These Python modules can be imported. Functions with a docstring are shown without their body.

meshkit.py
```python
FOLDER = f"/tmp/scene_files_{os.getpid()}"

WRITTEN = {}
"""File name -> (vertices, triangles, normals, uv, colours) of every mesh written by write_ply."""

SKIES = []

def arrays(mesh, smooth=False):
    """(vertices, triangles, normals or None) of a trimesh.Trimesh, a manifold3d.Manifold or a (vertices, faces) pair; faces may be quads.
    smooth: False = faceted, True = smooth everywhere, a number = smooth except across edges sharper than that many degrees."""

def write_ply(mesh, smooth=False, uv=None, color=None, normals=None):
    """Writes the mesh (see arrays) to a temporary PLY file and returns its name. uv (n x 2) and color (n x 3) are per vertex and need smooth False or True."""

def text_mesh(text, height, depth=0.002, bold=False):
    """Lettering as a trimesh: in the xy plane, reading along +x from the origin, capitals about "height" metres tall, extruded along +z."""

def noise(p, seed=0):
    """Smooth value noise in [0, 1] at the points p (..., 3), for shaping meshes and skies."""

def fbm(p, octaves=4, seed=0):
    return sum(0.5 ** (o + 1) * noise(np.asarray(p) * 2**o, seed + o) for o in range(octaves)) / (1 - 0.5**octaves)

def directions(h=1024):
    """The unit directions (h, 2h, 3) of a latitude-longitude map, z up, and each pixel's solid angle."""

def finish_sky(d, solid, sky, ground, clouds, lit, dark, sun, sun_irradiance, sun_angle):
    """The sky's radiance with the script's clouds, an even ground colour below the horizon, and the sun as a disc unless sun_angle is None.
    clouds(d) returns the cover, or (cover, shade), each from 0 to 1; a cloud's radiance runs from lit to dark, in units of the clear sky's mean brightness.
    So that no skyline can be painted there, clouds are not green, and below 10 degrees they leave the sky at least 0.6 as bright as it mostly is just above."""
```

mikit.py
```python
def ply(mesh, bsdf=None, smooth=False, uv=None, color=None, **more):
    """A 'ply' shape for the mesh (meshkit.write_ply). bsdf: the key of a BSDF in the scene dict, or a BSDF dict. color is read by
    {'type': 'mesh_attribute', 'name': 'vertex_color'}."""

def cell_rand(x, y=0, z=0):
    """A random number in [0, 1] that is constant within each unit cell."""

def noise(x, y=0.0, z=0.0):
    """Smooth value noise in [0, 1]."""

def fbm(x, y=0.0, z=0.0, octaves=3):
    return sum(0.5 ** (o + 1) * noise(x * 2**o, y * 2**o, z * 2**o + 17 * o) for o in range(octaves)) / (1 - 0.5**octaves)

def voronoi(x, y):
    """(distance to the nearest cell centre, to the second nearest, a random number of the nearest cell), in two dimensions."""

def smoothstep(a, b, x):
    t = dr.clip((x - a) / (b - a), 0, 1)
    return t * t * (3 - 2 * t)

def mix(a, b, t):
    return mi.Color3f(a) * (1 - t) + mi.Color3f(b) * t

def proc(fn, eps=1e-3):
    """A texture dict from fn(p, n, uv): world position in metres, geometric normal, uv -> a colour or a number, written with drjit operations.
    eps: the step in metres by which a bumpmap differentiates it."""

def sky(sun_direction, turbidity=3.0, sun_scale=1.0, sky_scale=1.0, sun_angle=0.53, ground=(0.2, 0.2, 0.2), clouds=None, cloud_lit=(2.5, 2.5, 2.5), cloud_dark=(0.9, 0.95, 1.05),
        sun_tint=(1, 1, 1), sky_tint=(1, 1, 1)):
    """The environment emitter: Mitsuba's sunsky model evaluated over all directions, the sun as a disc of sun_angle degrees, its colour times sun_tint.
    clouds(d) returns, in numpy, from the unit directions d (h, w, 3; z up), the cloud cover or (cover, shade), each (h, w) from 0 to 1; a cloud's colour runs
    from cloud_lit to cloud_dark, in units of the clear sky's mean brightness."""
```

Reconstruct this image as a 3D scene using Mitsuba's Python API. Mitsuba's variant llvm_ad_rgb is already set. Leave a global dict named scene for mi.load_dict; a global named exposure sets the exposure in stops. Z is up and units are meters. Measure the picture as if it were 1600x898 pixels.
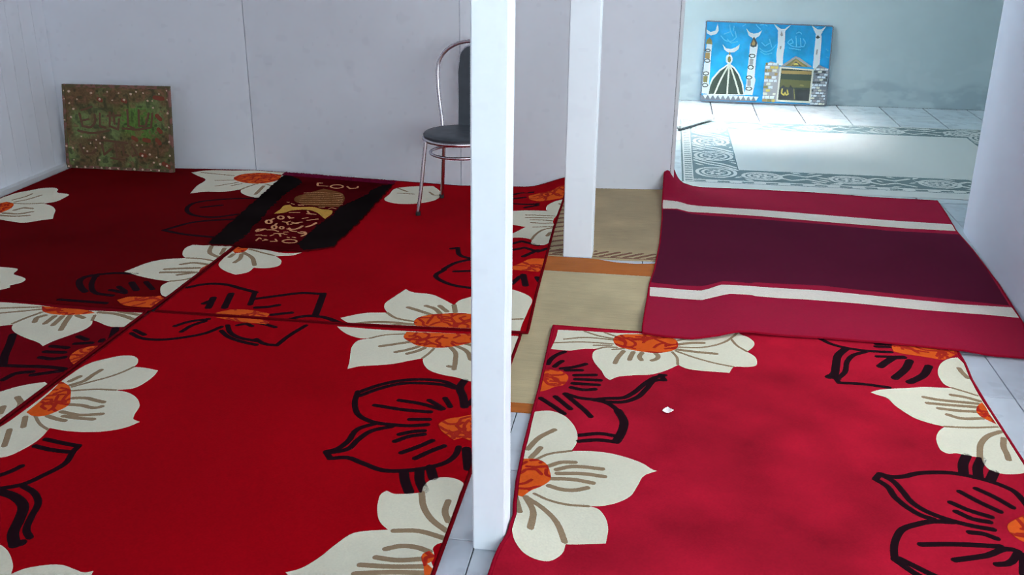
import math
import numpy as np, trimesh, manifold3d as mf, mitsuba as mi, drjit as dr, mikit, meshkit
from mikit import proc, noise, fbm, smoothstep, mix, cell_rand, voronoi
from shapely.geometry import Polygon, LineString, MultiPolygon, box as sbox
from shapely.ops import unary_union
T = mi.ScalarTransform4f
scene, labels = {'type': 'scene'}, {}

# ------------------------------------------------------------------ camera, light, exposure
FOCAL, PITCH, YAW, ROLL, EYE = 1540.0, 0.3606, -0.1491, 0.0087, 1.57
def rot(axis, a):
    c, s = math.cos(a), math.sin(a)
    return np.array({'x': [[1, 0, 0], [0, c, -s], [0, s, c]], 'z': [[c, -s, 0], [s, c, 0], [0, 0, 1]]}[axis])
VIEW = rot('z', ROLL) @ rot('x', PITCH) @ np.array([[1, 0, 0], [0, 0, -1], [0, 1, 0.0]]) @ rot('z', YAW)   # rows: right, down, forward
cam = np.eye(4)
cam[:3, 0], cam[:3, 1], cam[:3, 2], cam[:3, 3] = -VIEW[0], -VIEW[1], VIEW[2], (0, 0, EYE)
scene['camera'] = {'type': 'perspective', 'fov': 2 * math.degrees(math.atan(800 / FOCAL)), 'fov_axis': 'x', 'near_clip': 0.05, 'far_clip': 60.0, 'to_world': T(cam.tolist())}
exposure = 0.0
DAY_FRONT = [9.0, 9.9, 10.4]        # bright overcast daylight in the panes of the room's window
DAY_ADDED_DOOR = [6.3, 6.8, 7.0]         # unseen door in the right wall, added to brighten the middle of the room
DAY_SIDE = [11.0, 12.9, 13.6]         # the far room's window
DAY_ROOF = [1550.0, 1800.0, 1850.0]   # the far room's roof light
scene['sky'] = mikit.sky([0.3, -0.5, 0.8], sun_scale=0.0, sky_scale=0.3)

def rise_flat(x, y):
    return 0.0 * x
def rise_near(x, y):          # the right-hand carpet rides up against the front post
    return 0.046 * np.exp(-((y - 2.19) / 0.15) ** 2) * np.exp(-((x + 0.335) / 0.13) ** 2)
def ease(a, b, x):
    t = np.clip((x - a) / (b - a), 0, 1)
    return t * t * (3 - 2 * t)
def rise_chair(x, y):         # carpet by the chair climbs the wall at its far right corner
    return 0.075 * ease(-0.80, -0.48, x) * ease(5.35, 5.9, y)
def rise_stripe(x, y):        # striped rug: over the carpet in front, up the wall end behind
    front = 0.0130 * ease(4.1, 3.82, y) * ease(1.32, 1.18, x)
    corner = 0.10 * np.exp(-((x - 0.06) / 0.045) ** 2) * ease(5.7, 6.05, y) + 0.03 * ease(0.3, 0.0, x) * ease(5.0, 6.0, y)
    fold = 0.012 * np.exp(-((x - 0.34) / 0.12) ** 2) * ease(4.6, 4.0, y)
    return front + corner + fold

DATA = {"R":[{"k":"white","p":[[[-358,3638],[-257,3644],[-123,3646],[-16,3657],[77,3645],[175,3643],[222,3661],[302,3707],[361,3747],[364,3721],[393,3694],[415,3639],[398,3580],[380,3550],[406,3510],[412,3465],[403,3426],[374,3410],[322,3401],[314,3382],[304,3347],[261,3348],[201,3348],[146,3360],[119,3385],[79,3334],[19,3284],[-42,3268],[-101,3243],[-124,3214],[-136,3226],[-159,3286],[-188,3348],[-202,3406],[-199,3453],[-185,3480],[-242,3470],[-292,3445],[-365,3449],[-360,3506],[-357,3573]]],"c":[[[-131,3562],[-127,3604],[-102,3631],[-56,3642],[11,3654],[64,3649],[103,3627],[119,3580],[113,3531],[84,3499],[33,3477],[-18,3481],[-63,3492],[-109,3513]]],"v":[[19,[[-114,3360],[-107,3407],[-88,3472]]],[19,[[-62,3399],[-55,3447],[-50,3471]]],[19,[[-18,3404],[-26,3433],[-17,3469]]],[19,[[22,3406],[39,3424],[43,3456],[34,3473]]],[11,[[-250,3640],[-193,3605],[-133,3587]]],[11,[[-169,3640],[-127,3613]]],[11,[[-322,3549],[-251,3578],[-132,3575]]],[11,[[-362,3506],[-247,3534],[-133,3534]]],[11,[[-203,3509],[-139,3520]]],[11,[[-130,3481],[-89,3496]]],[11,[[110,3603],[143,3629],[189,3647]]],[19,[[119,3572],[175,3598],[217,3605]]],[11,[[116,3546],[206,3558],[292,3618],[342,3702],[360,3743]]],[11,[[328,3658],[343,3607],[380,3550]]],[19,[[116,3523],[192,3513],[262,3509]]],[11,[[110,3509],[185,3457],[258,3421],[322,3401]]],[11,[[97,3496],[114,3452],[117,3388]]],[11,[[-188,3477],[-154,3501],[-115,3503]]]]},
{"k":"red","c":[[[-368,3251],[-348,3261],[-304,3254],[-275,3217],[-277,3174],[-286,3145],[-314,3127],[-340,3096],[-364,3079],[-366,3132],[-370,3200]]],"b":[[20,[[-360,3311],[-353,3357],[-335,3399],[-310,3431]]],[20,[[-333,3293],[-321,3325],[-310,3345]]],[20,[[-306,3280],[-271,3296],[-241,3316],[-221,3334]]],[20,[[-287,3269],[-232,3278]]],[20,[[-252,3232],[-180,3247]]],[20,[[-246,3200],[-159,3206]]],[20,[[-252,3165],[-163,3167]]],[20,[[-255,3131],[-212,3120],[-172,3131]]],[20,[[-270,3079],[-224,3057],[-172,3053],[-127,3067],[-69,3083],[-36,3128],[2,3208],[37,3263],[70,3287]]],[20,[[-172,3049],[-125,3042],[-68,3051],[-24,3091],[9,3169],[43,3243],[70,3247]]],[20,[[55,3287],[70,3247]]],[20,[[-352,3031],[-306,2983],[-261,2932]]],[20,[[-303,3051],[-243,2970]]],[20,[[-272,3078],[-221,3005],[-196,2970],[-171,2926]]],[20,[[-199,2793],[-129,2816],[-77,2807]]],[20,[[-195,2755],[-139,2773],[-75,2770]]],[20,[[-181,3052],[-129,3037],[-83,2982],[-58,2910]]],[30,[[-83,2982],[-60,2910],[-65,2830],[-76,2779]]]]},
{"k":"white","p":[[[-364,2925],[-340,2937],[-309,2944],[-263,2921],[-226,2867],[-204,2799],[-202,2737],[-213,2690],[-154,2699],[-94,2696],[-41,2679],[12,2649],[41,2620],[52,2615],[35,2602],[20,2589],[-3,2520],[-22,2462],[-54,2426],[-95,2401],[-136,2391],[-111,2384],[-88,2350],[-75,2301],[-76,2223],[-121,2209],[-180,2187],[-183,2151],[-197,2122],[-214,2104],[-243,2098],[-278,2107],[-307,2138],[-323,2183],[-336,2250],[-348,2349],[-349,2407],[-354,2495],[-358,2606],[-355,2685],[-357,2823]]],"c":[[[-354,2617],[-317,2623],[-286,2606],[-265,2559],[-258,2512],[-279,2472],[-306,2442],[-325,2399],[-348,2408],[-354,2495],[-357,2556]]],"v":[[19,[[-348,2679],[-321,2759],[-280,2815]]],[19,[[-331,2630],[-319,2664],[-310,2693]]],[11,[[-319,2615],[-282,2658],[-213,2690]]],[19,[[-271,2589],[-238,2616],[-196,2623]]],[19,[[-246,2572],[-204,2597],[-165,2601],[-111,2598]]],[19,[[-241,2551],[-162,2562],[-102,2556]]],[19,[[-256,2518],[-197,2525],[-133,2515]]],[19,[[-258,2478],[-222,2465],[-185,2466],[-147,2486]]],[11,[[-294,2425],[-251,2398],[-202,2386],[-136,2390]]],[19,[[-312,2395],[-263,2347],[-214,2278],[-184,2197]]],[19,[[-345,2394],[-318,2289]]],[19,[[-316,2401],[-282,2307],[-277,2244],[-277,2208]]]]},
{"k":"red","c":[[[945,3701],[986,3728],[1061,3721],[1110,3717],[1158,3725],[1184,3703],[1178,3670],[1145,3633],[1108,3601],[1061,3612],[1014,3623],[966,3634],[939,3648]]],"b":[[20,[[658,3753],[676,3729],[711,3681],[768,3651],[836,3637],[928,3640]]],[20,[[887,3709],[937,3713]]],[20,[[881,3686],[932,3689]]],[20,[[868,3589],[939,3597]]],[20,[[835,3630],[777,3582],[747,3521],[722,3421],[696,3376]]],[20,[[660,3373],[692,3364]]],[20,[[683,3368],[689,3330],[774,3333],[858,3320]]],[30,[[863,3499],[901,3554],[933,3590],[964,3598]]],[30,[[982,3568],[953,3496],[896,3405]]],[30,[[1042,3529],[1004,3446],[942,3378]]],[30,[[761,3644],[724,3579],[697,3464],[676,3390],[660,3373]]]]},
{"k":"white","p":[[[1169,3631],[1142,3620],[1110,3589],[1080,3536],[1060,3467],[1057,3421],[1063,3377],[1082,3353],[1047,3349],[987,3347],[926,3326],[858,3309],[813,3290],[788,3270],[802,3256],[831,3240],[851,3181],[873,3135],[899,3095],[937,3068],[983,3050],[963,3026],[936,2967],[930,2922],[935,2880],[948,2869],[974,2876],[1002,2867],[1044,2860],[1041,2823],[1052,2784],[1074,2772],[1120,2776],[1164,2795],[1164,2901],[1163,3088],[1159,3223],[1163,3405],[1182,3547]]],"c":[[[1136,3230],[1154,3253],[1156,3218],[1153,3172],[1155,3096],[1138,3116],[1125,3134],[1116,3156]]],"v":[[19,[[1149,3529],[1150,3500],[1158,3449]]],[11,[[1082,3353],[1116,3331],[1152,3305]]],[19,[[1064,3295],[1104,3286],[1147,3262]]],[19,[[965,3261],[1005,3249],[1066,3244],[1137,3240]]],[19,[[966,3216],[1036,3213],[1130,3213]]],[19,[[995,3181],[1049,3175],[1120,3177]]],[19,[[1013,3139],[1044,3120],[1120,3130]]],[11,[[983,3050],[1062,3056],[1152,3076]]],[19,[[1153,3044],[1107,3009],[1067,2949],[1044,2877],[1034,2838]]],[19,[[1150,2998],[1132,2938],[1129,2895],[1124,2861]]]]},
{"k":"red","c":[[[1008,2482],[1044,2523],[1071,2546],[1113,2535],[1097,2461],[1051,2412],[1026,2416],[1013,2433],[1005,2460]]],"b":[[20,[[714,2709],[746,2697],[776,2703],[825,2730],[879,2745],[932,2750],[995,2735],[1050,2707],[1082,2675],[1094,2622],[1099,2562]]],[20,[[714,2709],[695,2676],[722,2640],[732,2585],[761,2528],[786,2499],[815,2485]]],[20,[[717,2705],[745,2672],[760,2622],[776,2561],[804,2524],[851,2492],[887,2477],[923,2467],[965,2460]]],[20,[[864,2479],[808,2473],[764,2452],[718,2419],[697,2381],[678,2324],[671,2277]]],[20,[[670,2277],[690,2249],[716,2217],[744,2196]]],[20,[[683,2282],[720,2251],[754,2223],[794,2199],[852,2202]]],[20,[[978,2670],[1016,2633],[1052,2584]]],[20,[[926,2645],[969,2594],[1010,2555]]],[20,[[885,2581],[925,2548],[977,2523]]],[20,[[888,2535],[925,2504],[966,2496]]],[20,[[898,2436],[933,2434],[962,2417]]],[20,[[753,2356],[853,2373],[961,2381]]],[20,[[825,2299],[913,2333],[987,2372],[1001,2364],[956,2305],[928,2297]]],[20,[[1009,2352],[982,2266]]],[30,[[1001,2863],[977,2809],[964,2751]]],[30,[[1042,2852],[1014,2789],[1003,2740]]],[30,[[1057,2775],[1032,2724]]]]}],"LR":[{"k":"white","p":[[[-1242,3521],[-1165,3521],[-1084,3518],[-940,3523],[-784,3530],[-695,3536],[-604,3538],[-541,3546],[-471,3548],[-465,3458],[-470,3367],[-495,3267],[-544,3185],[-580,3125],[-614,3119],[-671,3143],[-721,3154],[-782,3185],[-815,3235],[-830,3283],[-872,3254],[-923,3217],[-990,3191],[-1045,3173],[-1079,3145],[-1093,3216],[-1108,3272],[-1123,3345],[-1115,3401],[-1078,3428],[-1116,3424],[-1160,3441],[-1209,3481]]],"c":[[[-951,3514],[-784,3527],[-656,3536],[-635,3491],[-678,3452],[-728,3413],[-767,3391],[-828,3383],[-882,3394],[-914,3420],[-950,3461]]],"v":[[11,[[-1078,3428],[-1030,3468],[-955,3492]]],[19,[[-1016,3360],[-969,3387],[-914,3420]]],[19,[[-944,3318],[-907,3344],[-872,3380]]],[19,[[-896,3311],[-863,3344],[-845,3374]]],[11,[[-808,3376],[-816,3330],[-830,3283]]],[19,[[-746,3394],[-720,3353],[-705,3283],[-694,3207]]],[19,[[-719,3228],[-699,3224]]],[19,[[-728,3413],[-682,3375],[-649,3299]]],[19,[[-715,3446],[-674,3430],[-613,3372]]],[11,[[-631,3508],[-548,3506]]],[11,[[-632,3476],[-533,3416]]]]},
{"k":"red","c":[[[-657,2787],[-637,2827],[-599,2849],[-554,2879],[-523,2825],[-514,2740],[-530,2699],[-565,2717],[-588,2697],[-615,2723],[-642,2754]]],"b":[[20,[[-983,2969],[-932,3032],[-864,3083],[-775,3107],[-703,3100],[-656,3067]]],[20,[[-970,2946],[-924,3004],[-857,3059],[-768,3077],[-704,3075],[-659,3057]]],[30,[[-638,3122],[-643,3062],[-620,3003],[-599,2928]]],[20,[[-987,2973],[-971,2886],[-927,2801],[-866,2767],[-807,2762],[-751,2764],[-694,2781]]],[20,[[-864,2760],[-908,2716],[-916,2631],[-935,2581],[-962,2559]]],[20,[[-804,2751],[-863,2709],[-887,2649],[-902,2586],[-950,2556]]],[20,[[-962,2559],[-937,2524],[-887,2537],[-833,2514],[-757,2483],[-682,2496],[-624,2524],[-580,2563],[-563,2610],[-563,2656]]],[20,[[-900,2885],[-792,2869],[-704,2869]]],[20,[[-828,2934],[-746,2921],[-673,2893]]],[20,[[-727,2951],[-695,2925],[-667,2898]]],[20,[[-677,2976],[-646,2918]]],[20,[[-758,2807],[-696,2817]]],[20,[[-767,2704],[-728,2729],[-695,2740]]],[20,[[-769,2658],[-733,2696],[-690,2717]]],[20,[[-731,2593],[-691,2635],[-654,2682]]],[20,[[-681,2567],[-645,2616],[-610,2655]]],[20,[[-588,2943],[-580,2984]]],[30,[[-537,2647],[-509,2537]]],[30,[[-696,2487],[-681,2442],[-653,2382]]],[30,[[-651,2501],[-638,2449],[-612,2395]]],[30,[[-624,2524],[-601,2467]]]]},
{"k":"white","p":[[[-718,2377],[-693,2364],[-654,2371],[-616,2383],[-618,2417],[-609,2448],[-591,2467],[-548,2476],[-508,2453],[-507,2401],[-505,2303],[-504,2225],[-504,2159],[-518,2147],[-524,2129],[-515,2103],[-515,2071],[-505,2050],[-490,1975],[-494,1924],[-590,1885],[-723,1887],[-817,1921],[-845,1946],[-868,1968],[-840,1986],[-807,2036],[-779,2106],[-749,2160],[-707,2178],[-662,2189],[-692,2219],[-715,2268],[-727,2320],[-729,2358]]],"c":[[[-544,2098],[-531,2114],[-514,2098],[-515,2071],[-524,2060],[-505,2041],[-494,1982],[-510,1980],[-529,2046]]],"v":[[19,[[-616,2383],[-592,2310],[-554,2252],[-506,2210]]],[19,[[-645,2187],[-583,2197],[-505,2176]]],[19,[[-531,2352],[-529,2299],[-510,2255]]],[19,[[-645,2104],[-610,2123],[-565,2124],[-530,2111]]],[19,[[-660,2065],[-605,2062],[-537,2079]]],[19,[[-691,2028],[-609,2034],[-524,2049]]],[19,[[-694,1991],[-603,2012],[-523,2022]]],[19,[[-666,1963],[-595,1983],[-523,2001]]]]},
{"k":"white","p":[[[-2023,3040],[-1990,3077],[-1946,3113],[-1911,3119],[-1880,3103],[-1855,3057],[-1853,3029],[-1812,3029],[-1752,3016],[-1745,2973],[-1750,2913],[-1764,2872],[-1820,2843],[-1781,2837],[-1742,2819],[-1699,2778],[-1681,2751],[-1665,2686],[-1653,2658],[-1624,2644],[-1647,2604],[-1699,2568],[-1762,2552],[-1826,2549],[-1888,2558],[-1878,2491],[-1892,2412],[-1910,2375],[-1928,2362],[-2004,2364],[-2114,2425],[-2071,2474],[-2048,2536],[-2040,2643],[-2039,2750],[-2044,2912]]],"c":[[[-2046,2875],[-1999,2847],[-1943,2767],[-1917,2711],[-1931,2662],[-1951,2630],[-1982,2621],[-2025,2642],[-2027,2722],[-2034,2807]]],"v":[[19,[[-2015,2880],[-2001,2922]]],[19,[[-1995,2852],[-1968,2888],[-1963,2942],[-1956,2984]]],[11,[[-1982,2841],[-1942,2886],[-1894,2941],[-1869,2985],[-1853,3029]]],[11,[[-1970,2811],[-1889,2838],[-1820,2843]]],[19,[[-1931,2762],[-1886,2770],[-1844,2759],[-1813,2752]]],[19,[[-1918,2717],[-1872,2718],[-1815,2710],[-1802,2722]]],[19,[[-1913,2665],[-1845,2653],[-1773,2673]]],[19,[[-1889,2638],[-1832,2633],[-1781,2634]]],[19,[[-1940,2630],[-1897,2615],[-1867,2609]]],[11,[[-1981,2623],[-1930,2573],[-1877,2541]]],[19,[[-2008,2611],[-1975,2550]]],[19,[[-2006,2524],[-1983,2479],[-1959,2429]]]]},
{"k":"red","b":[[20,[[-1858,2489],[-1796,2476],[-1732,2467]]],[20,[[-1865,2444],[-1803,2431],[-1744,2428]]],[20,[[-1732,2467],[-1730,2434],[-1714,2366],[-1740,2289],[-1767,2237],[-1819,2205],[-1860,2187]]],[20,[[-1880,2253],[-1847,2295],[-1834,2328]]],[20,[[-1760,2227],[-1710,2201],[-1666,2153],[-1646,2092],[-1618,2026],[-1592,2001]]],[30,[[-1840,2196],[-1809,2190],[-1750,2172],[-1701,2136],[-1668,2068],[-1647,2011],[-1611,1964],[-1600,1975]]]]},
{"k":"white","p":[[[-1649,1958],[-1621,1943],[-1582,1908],[-1557,1877],[-1544,1850],[-1526,1873],[-1496,1891],[-1441,1905],[-1399,1894],[-1365,1886],[-1348,1895],[-1344,1879],[-1321,1830],[-1359,1783],[-1495,1768],[-1587,1786],[-1682,1910],[-1687,1961]]]},
{"k":"red","c":[[[-1763,3530],[-1679,3536],[-1575,3537],[-1527,3519],[-1530,3493],[-1607,3497],[-1696,3510]]],"b":[[20,[[-2019,3317],[-1958,3279],[-1877,3277],[-1795,3315],[-1733,3366],[-1698,3438]]],[20,[[-2022,3349],[-1961,3311]]],[20,[[-1681,3400],[-1632,3351],[-1564,3315],[-1492,3294]]],[20,[[-1680,3458],[-1633,3383],[-1576,3345],[-1506,3329]]],[20,[[-1641,3465],[-1615,3483],[-1581,3467]]],[20,[[-1885,3414],[-1849,3467],[-1784,3506]]],[20,[[-1833,3365],[-1819,3434],[-1787,3483]]],[20,[[-1513,3345],[-1458,3306],[-1411,3303],[-1400,3391],[-1369,3509]]],[20,[[-1580,3506],[-1533,3492],[-1484,3472]]]]}],"UR":[{"k":"white","p":[[[-1257,3609],[-1233,3631],[-1172,3678],[-1081,3699],[-1110,3752],[-1119,3798],[-1102,3878],[-1075,3982],[-1050,3956],[-944,3935],[-892,3895],[-825,3830],[-812,3889],[-773,3939],[-729,4012],[-666,4064],[-622,4062],[-555,4023],[-515,3978],[-505,3821],[-508,3627],[-503,3570],[-596,3566],[-699,3561],[-831,3562],[-948,3555],[-1188,3552],[-1222,3575]]],"c":[[[-946,3611],[-946,3654],[-915,3695],[-854,3724],[-734,3741],[-673,3702],[-661,3601],[-702,3574],[-825,3566],[-891,3565],[-928,3580]]],"v":[[14,[[-1080,3694],[-1033,3648],[-948,3623]]],[22,[[-1171,3563],[-1106,3592],[-941,3593]]],[14,[[-1068,3556],[-996,3585]]],[22,[[-1010,3770],[-945,3735],[-890,3703]]],[22,[[-940,3800],[-901,3779],[-865,3731]]],[22,[[-883,3810],[-839,3753]]],[22,[[-825,3830],[-803,3751]]],[14,[[-670,3685],[-580,3709],[-516,3726]]],[22,[[-656,3644],[-571,3650]]],[22,[[-692,3734],[-652,3814],[-594,3842]]]]},
{"k":"red","c":[[[-655,4357],[-624,4409],[-581,4489],[-512,4501],[-502,4419],[-523,4312],[-619,4318],[-665,4321]]],"b":[[24,[[-961,4261],[-985,4179],[-930,4102],[-862,4061],[-793,4046]]],[24,[[-909,4248],[-836,4267]]],[24,[[-967,4271],[-927,4372],[-868,4430]]],[24,[[-966,4587],[-921,4469],[-867,4442]]],[24,[[-994,4575],[-967,4593]]],[24,[[-709,4707],[-666,4755],[-577,4704]]],[24,[[-693,4606],[-636,4655],[-564,4603],[-523,4662]]],[24,[[-624,4518],[-567,4628]]],[24,[[-521,4235],[-503,4184]]],[24,[[-621,4131],[-599,4232]]],[30,[[-587,4256],[-557,4121]]]]},
{"k":"white","p":[[[-829,5302],[-792,5296],[-729,5315],[-657,5325],[-584,5326],[-529,5317],[-540,5251],[-549,5174],[-544,5101],[-524,5045],[-516,4941],[-520,4829],[-525,4762],[-546,4716],[-578,4706],[-608,4716],[-621,4788],[-665,4814],[-698,4812],[-730,4802],[-755,4831],[-719,4905],[-680,5005],[-715,5017],[-789,5045]],
[[-616,5379],[-612,5438],[-575,5500],[-519,5536],[-484,5486],[-513,5406],[-521,5345],[-532,5312],[-584,5326],[-604,5335]]],"v":[[14,[[-709,5225],[-645,5232],[-552,5231]]],[14,[[-702,5176],[-625,5190],[-551,5193]]],[14,[[-672,5139],[-605,5144],[-545,5137]]],[14,[[-662,5087],[-605,5085],[-544,5101]]],[14,[[-640,5007],[-526,5037]]],[14,[[-621,4788],[-608,4891],[-578,4976],[-528,5020]]],[22,[[-548,4868],[-538,4926]]],[14,[[-548,5462],[-527,5435]]]]},
{"k":"white","p":[[[-1564,5381],[-1570,5514],[-1565,5655],[-1485,5709],[-1355,5742],[-1282,5613],[-1263,5502],[-1281,5424],[-1379,5336],[-1495,5328]]],"v":[[14,[[-1568,5664],[-1479,5586]]],[14,[[-1529,5544],[-1430,5540]]],[14,[[-1347,5601],[-1308,5539],[-1273,5546]]]]},
{"k":"white","p":[[[-2060,4353],[-2074,4421],[-2002,4450],[-1924,4415],[-1779,4362],[-1706,4385],[-1730,4340],[-1809,4311],[-1755,4245],[-1747,4174],[-1792,4137],[-1850,4135],[-1852,4070],[-1893,4029],[-1958,4065],[-2028,4144],[-2045,4239]]],"c":[[[-2062,4381],[-2061,4440],[-2011,4448],[-1986,4388],[-1994,4334],[-2024,4319]]],"v":[[22,[[-1985,4335],[-1919,4276],[-1859,4168]]],[22,[[-1984,4310],[-1964,4238],[-1967,4187]]],[22,[[-2022,4304],[-2023,4258]]],[14,[[-1977,4390],[-1898,4351],[-1823,4318]]]]},
{"k":"red","c":[[[-1785,3571],[-1741,3615],[-1627,3622],[-1560,3601],[-1556,3557],[-1602,3562],[-1696,3560],[-1771,3555]]],"b":[[24,[[-1682,3757],[-1595,3811],[-1516,3855],[-1416,3862]]],[24,[[-1643,3659],[-1593,3677],[-1560,3702]]],[24,[[-1546,3595],[-1476,3630]]],[24,[[-1481,3535],[-1398,3608],[-1328,3606],[-1244,3559]]],[30,[[-1416,3862],[-1395,3759],[-1367,3617]]],[24,[[-2033,3835],[-1982,3885],[-1890,3901],[-1799,3865],[-1713,3830]]],[24,[[-1879,3665],[-1862,3706]]],[24,[[-1717,3829],[-1681,3690]]],[30,[[-1839,3625],[-1867,3734]]],[30,[[-1773,3637],[-1812,3793]]]]},
{"k":"red","c":[[[-748,5612],[-698,5646],[-624,5664],[-569,5721],[-530,5709],[-521,5554],[-607,5520],[-680,5503],[-731,5543]]],"b":[[24,[[-847,5633],[-797,5686],[-735,5692]]],[24,[[-830,5549],[-767,5586]]],[24,[[-806,5441],[-731,5439],[-674,5456]]],[24,[[-737,5372],[-671,5432]]]]}],"UL":[{"k":"white","p":[[[-2956,5791],[-2889,5858],[-2713,5891],[-2536,5924],[-2365,5902],[-2282,5822],[-2212,5306],[-2307,5297],[-2398,5339],[-2458,5406],[-2476,5463],[-2557,5387],[-2673,5366],[-2734,5318],[-2772,5480],[-2793,5650],[-2869,5713]]],"c":[[[-2632,5705],[-2620,5801],[-2485,5864],[-2366,5833],[-2344,5708],[-2389,5624],[-2497,5604],[-2577,5639]]],"v":[[14,[[-2891,5804],[-2803,5788],[-2657,5763]]],[14,[[-2717,5628],[-2612,5658]]],[14,[[-2659,5501],[-2563,5607]]],[14,[[-2568,5528],[-2528,5584]]],[14,[[-2476,5463],[-2457,5538],[-2432,5602]]],[22,[[-2349,5370],[-2373,5554]]],[14,[[-2380,5601],[-2314,5565]]]]},
{"k":"red","b":[[24,[[-2303,5289],[-2488,5233],[-2620,5122],[-2603,5000],[-2512,4896],[-2388,4879],[-2283,4957]]],[24,[[-2266,4863],[-2453,4772],[-2542,4609]]],[24,[[-2542,4609],[-2408,4563],[-2234,4542]]],[24,[[-2539,5053],[-2446,5111]]]]},
{"k":"white","p":[[[-3838,4927],[-3781,4989],[-3752,5065],[-3741,5139],[-3700,5202],[-3658,5266],[-3590,5291],[-3548,5260],[-3517,5199],[-3417,5163],[-3405,5093],[-3410,5005],[-3451,4963],[-3380,4926],[-3311,4855],[-3265,4768],[-3226,4697],[-3276,4657],[-3333,4602],[-3426,4615],[-3495,4633],[-3615,4642],[-3763,4741]]],"c":[[[-3735,4811],[-3707,4883],[-3677,4956],[-3621,4932],[-3568,4825],[-3571,4744],[-3640,4731]]],"v":[[14,[[-3667,4999],[-3641,5067],[-3638,5140]]],[14,[[-3629,4958],[-3595,5013],[-3566,5124]]],[14,[[-3621,4932],[-3529,4942],[-3457,4969]]],[22,[[-3529,4809],[-3506,4863],[-3452,4856]]],[22,[[-3554,4747],[-3459,4748],[-3414,4798]]],[22,[[-3542,4702],[-3448,4703],[-3389,4729]]]]},
{"k":"white","p":[[[-3169,3923],[-3096,3959],[-3016,3939],[-2965,3937],[-2918,3927],[-2893,3860],[-2841,3836],[-2801,3811],[-2790,3771],[-2820,3724],[-2802,3700],[-2827,3665],[-2880,3632],[-3016,3648],[-3168,3790]]]},
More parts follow.
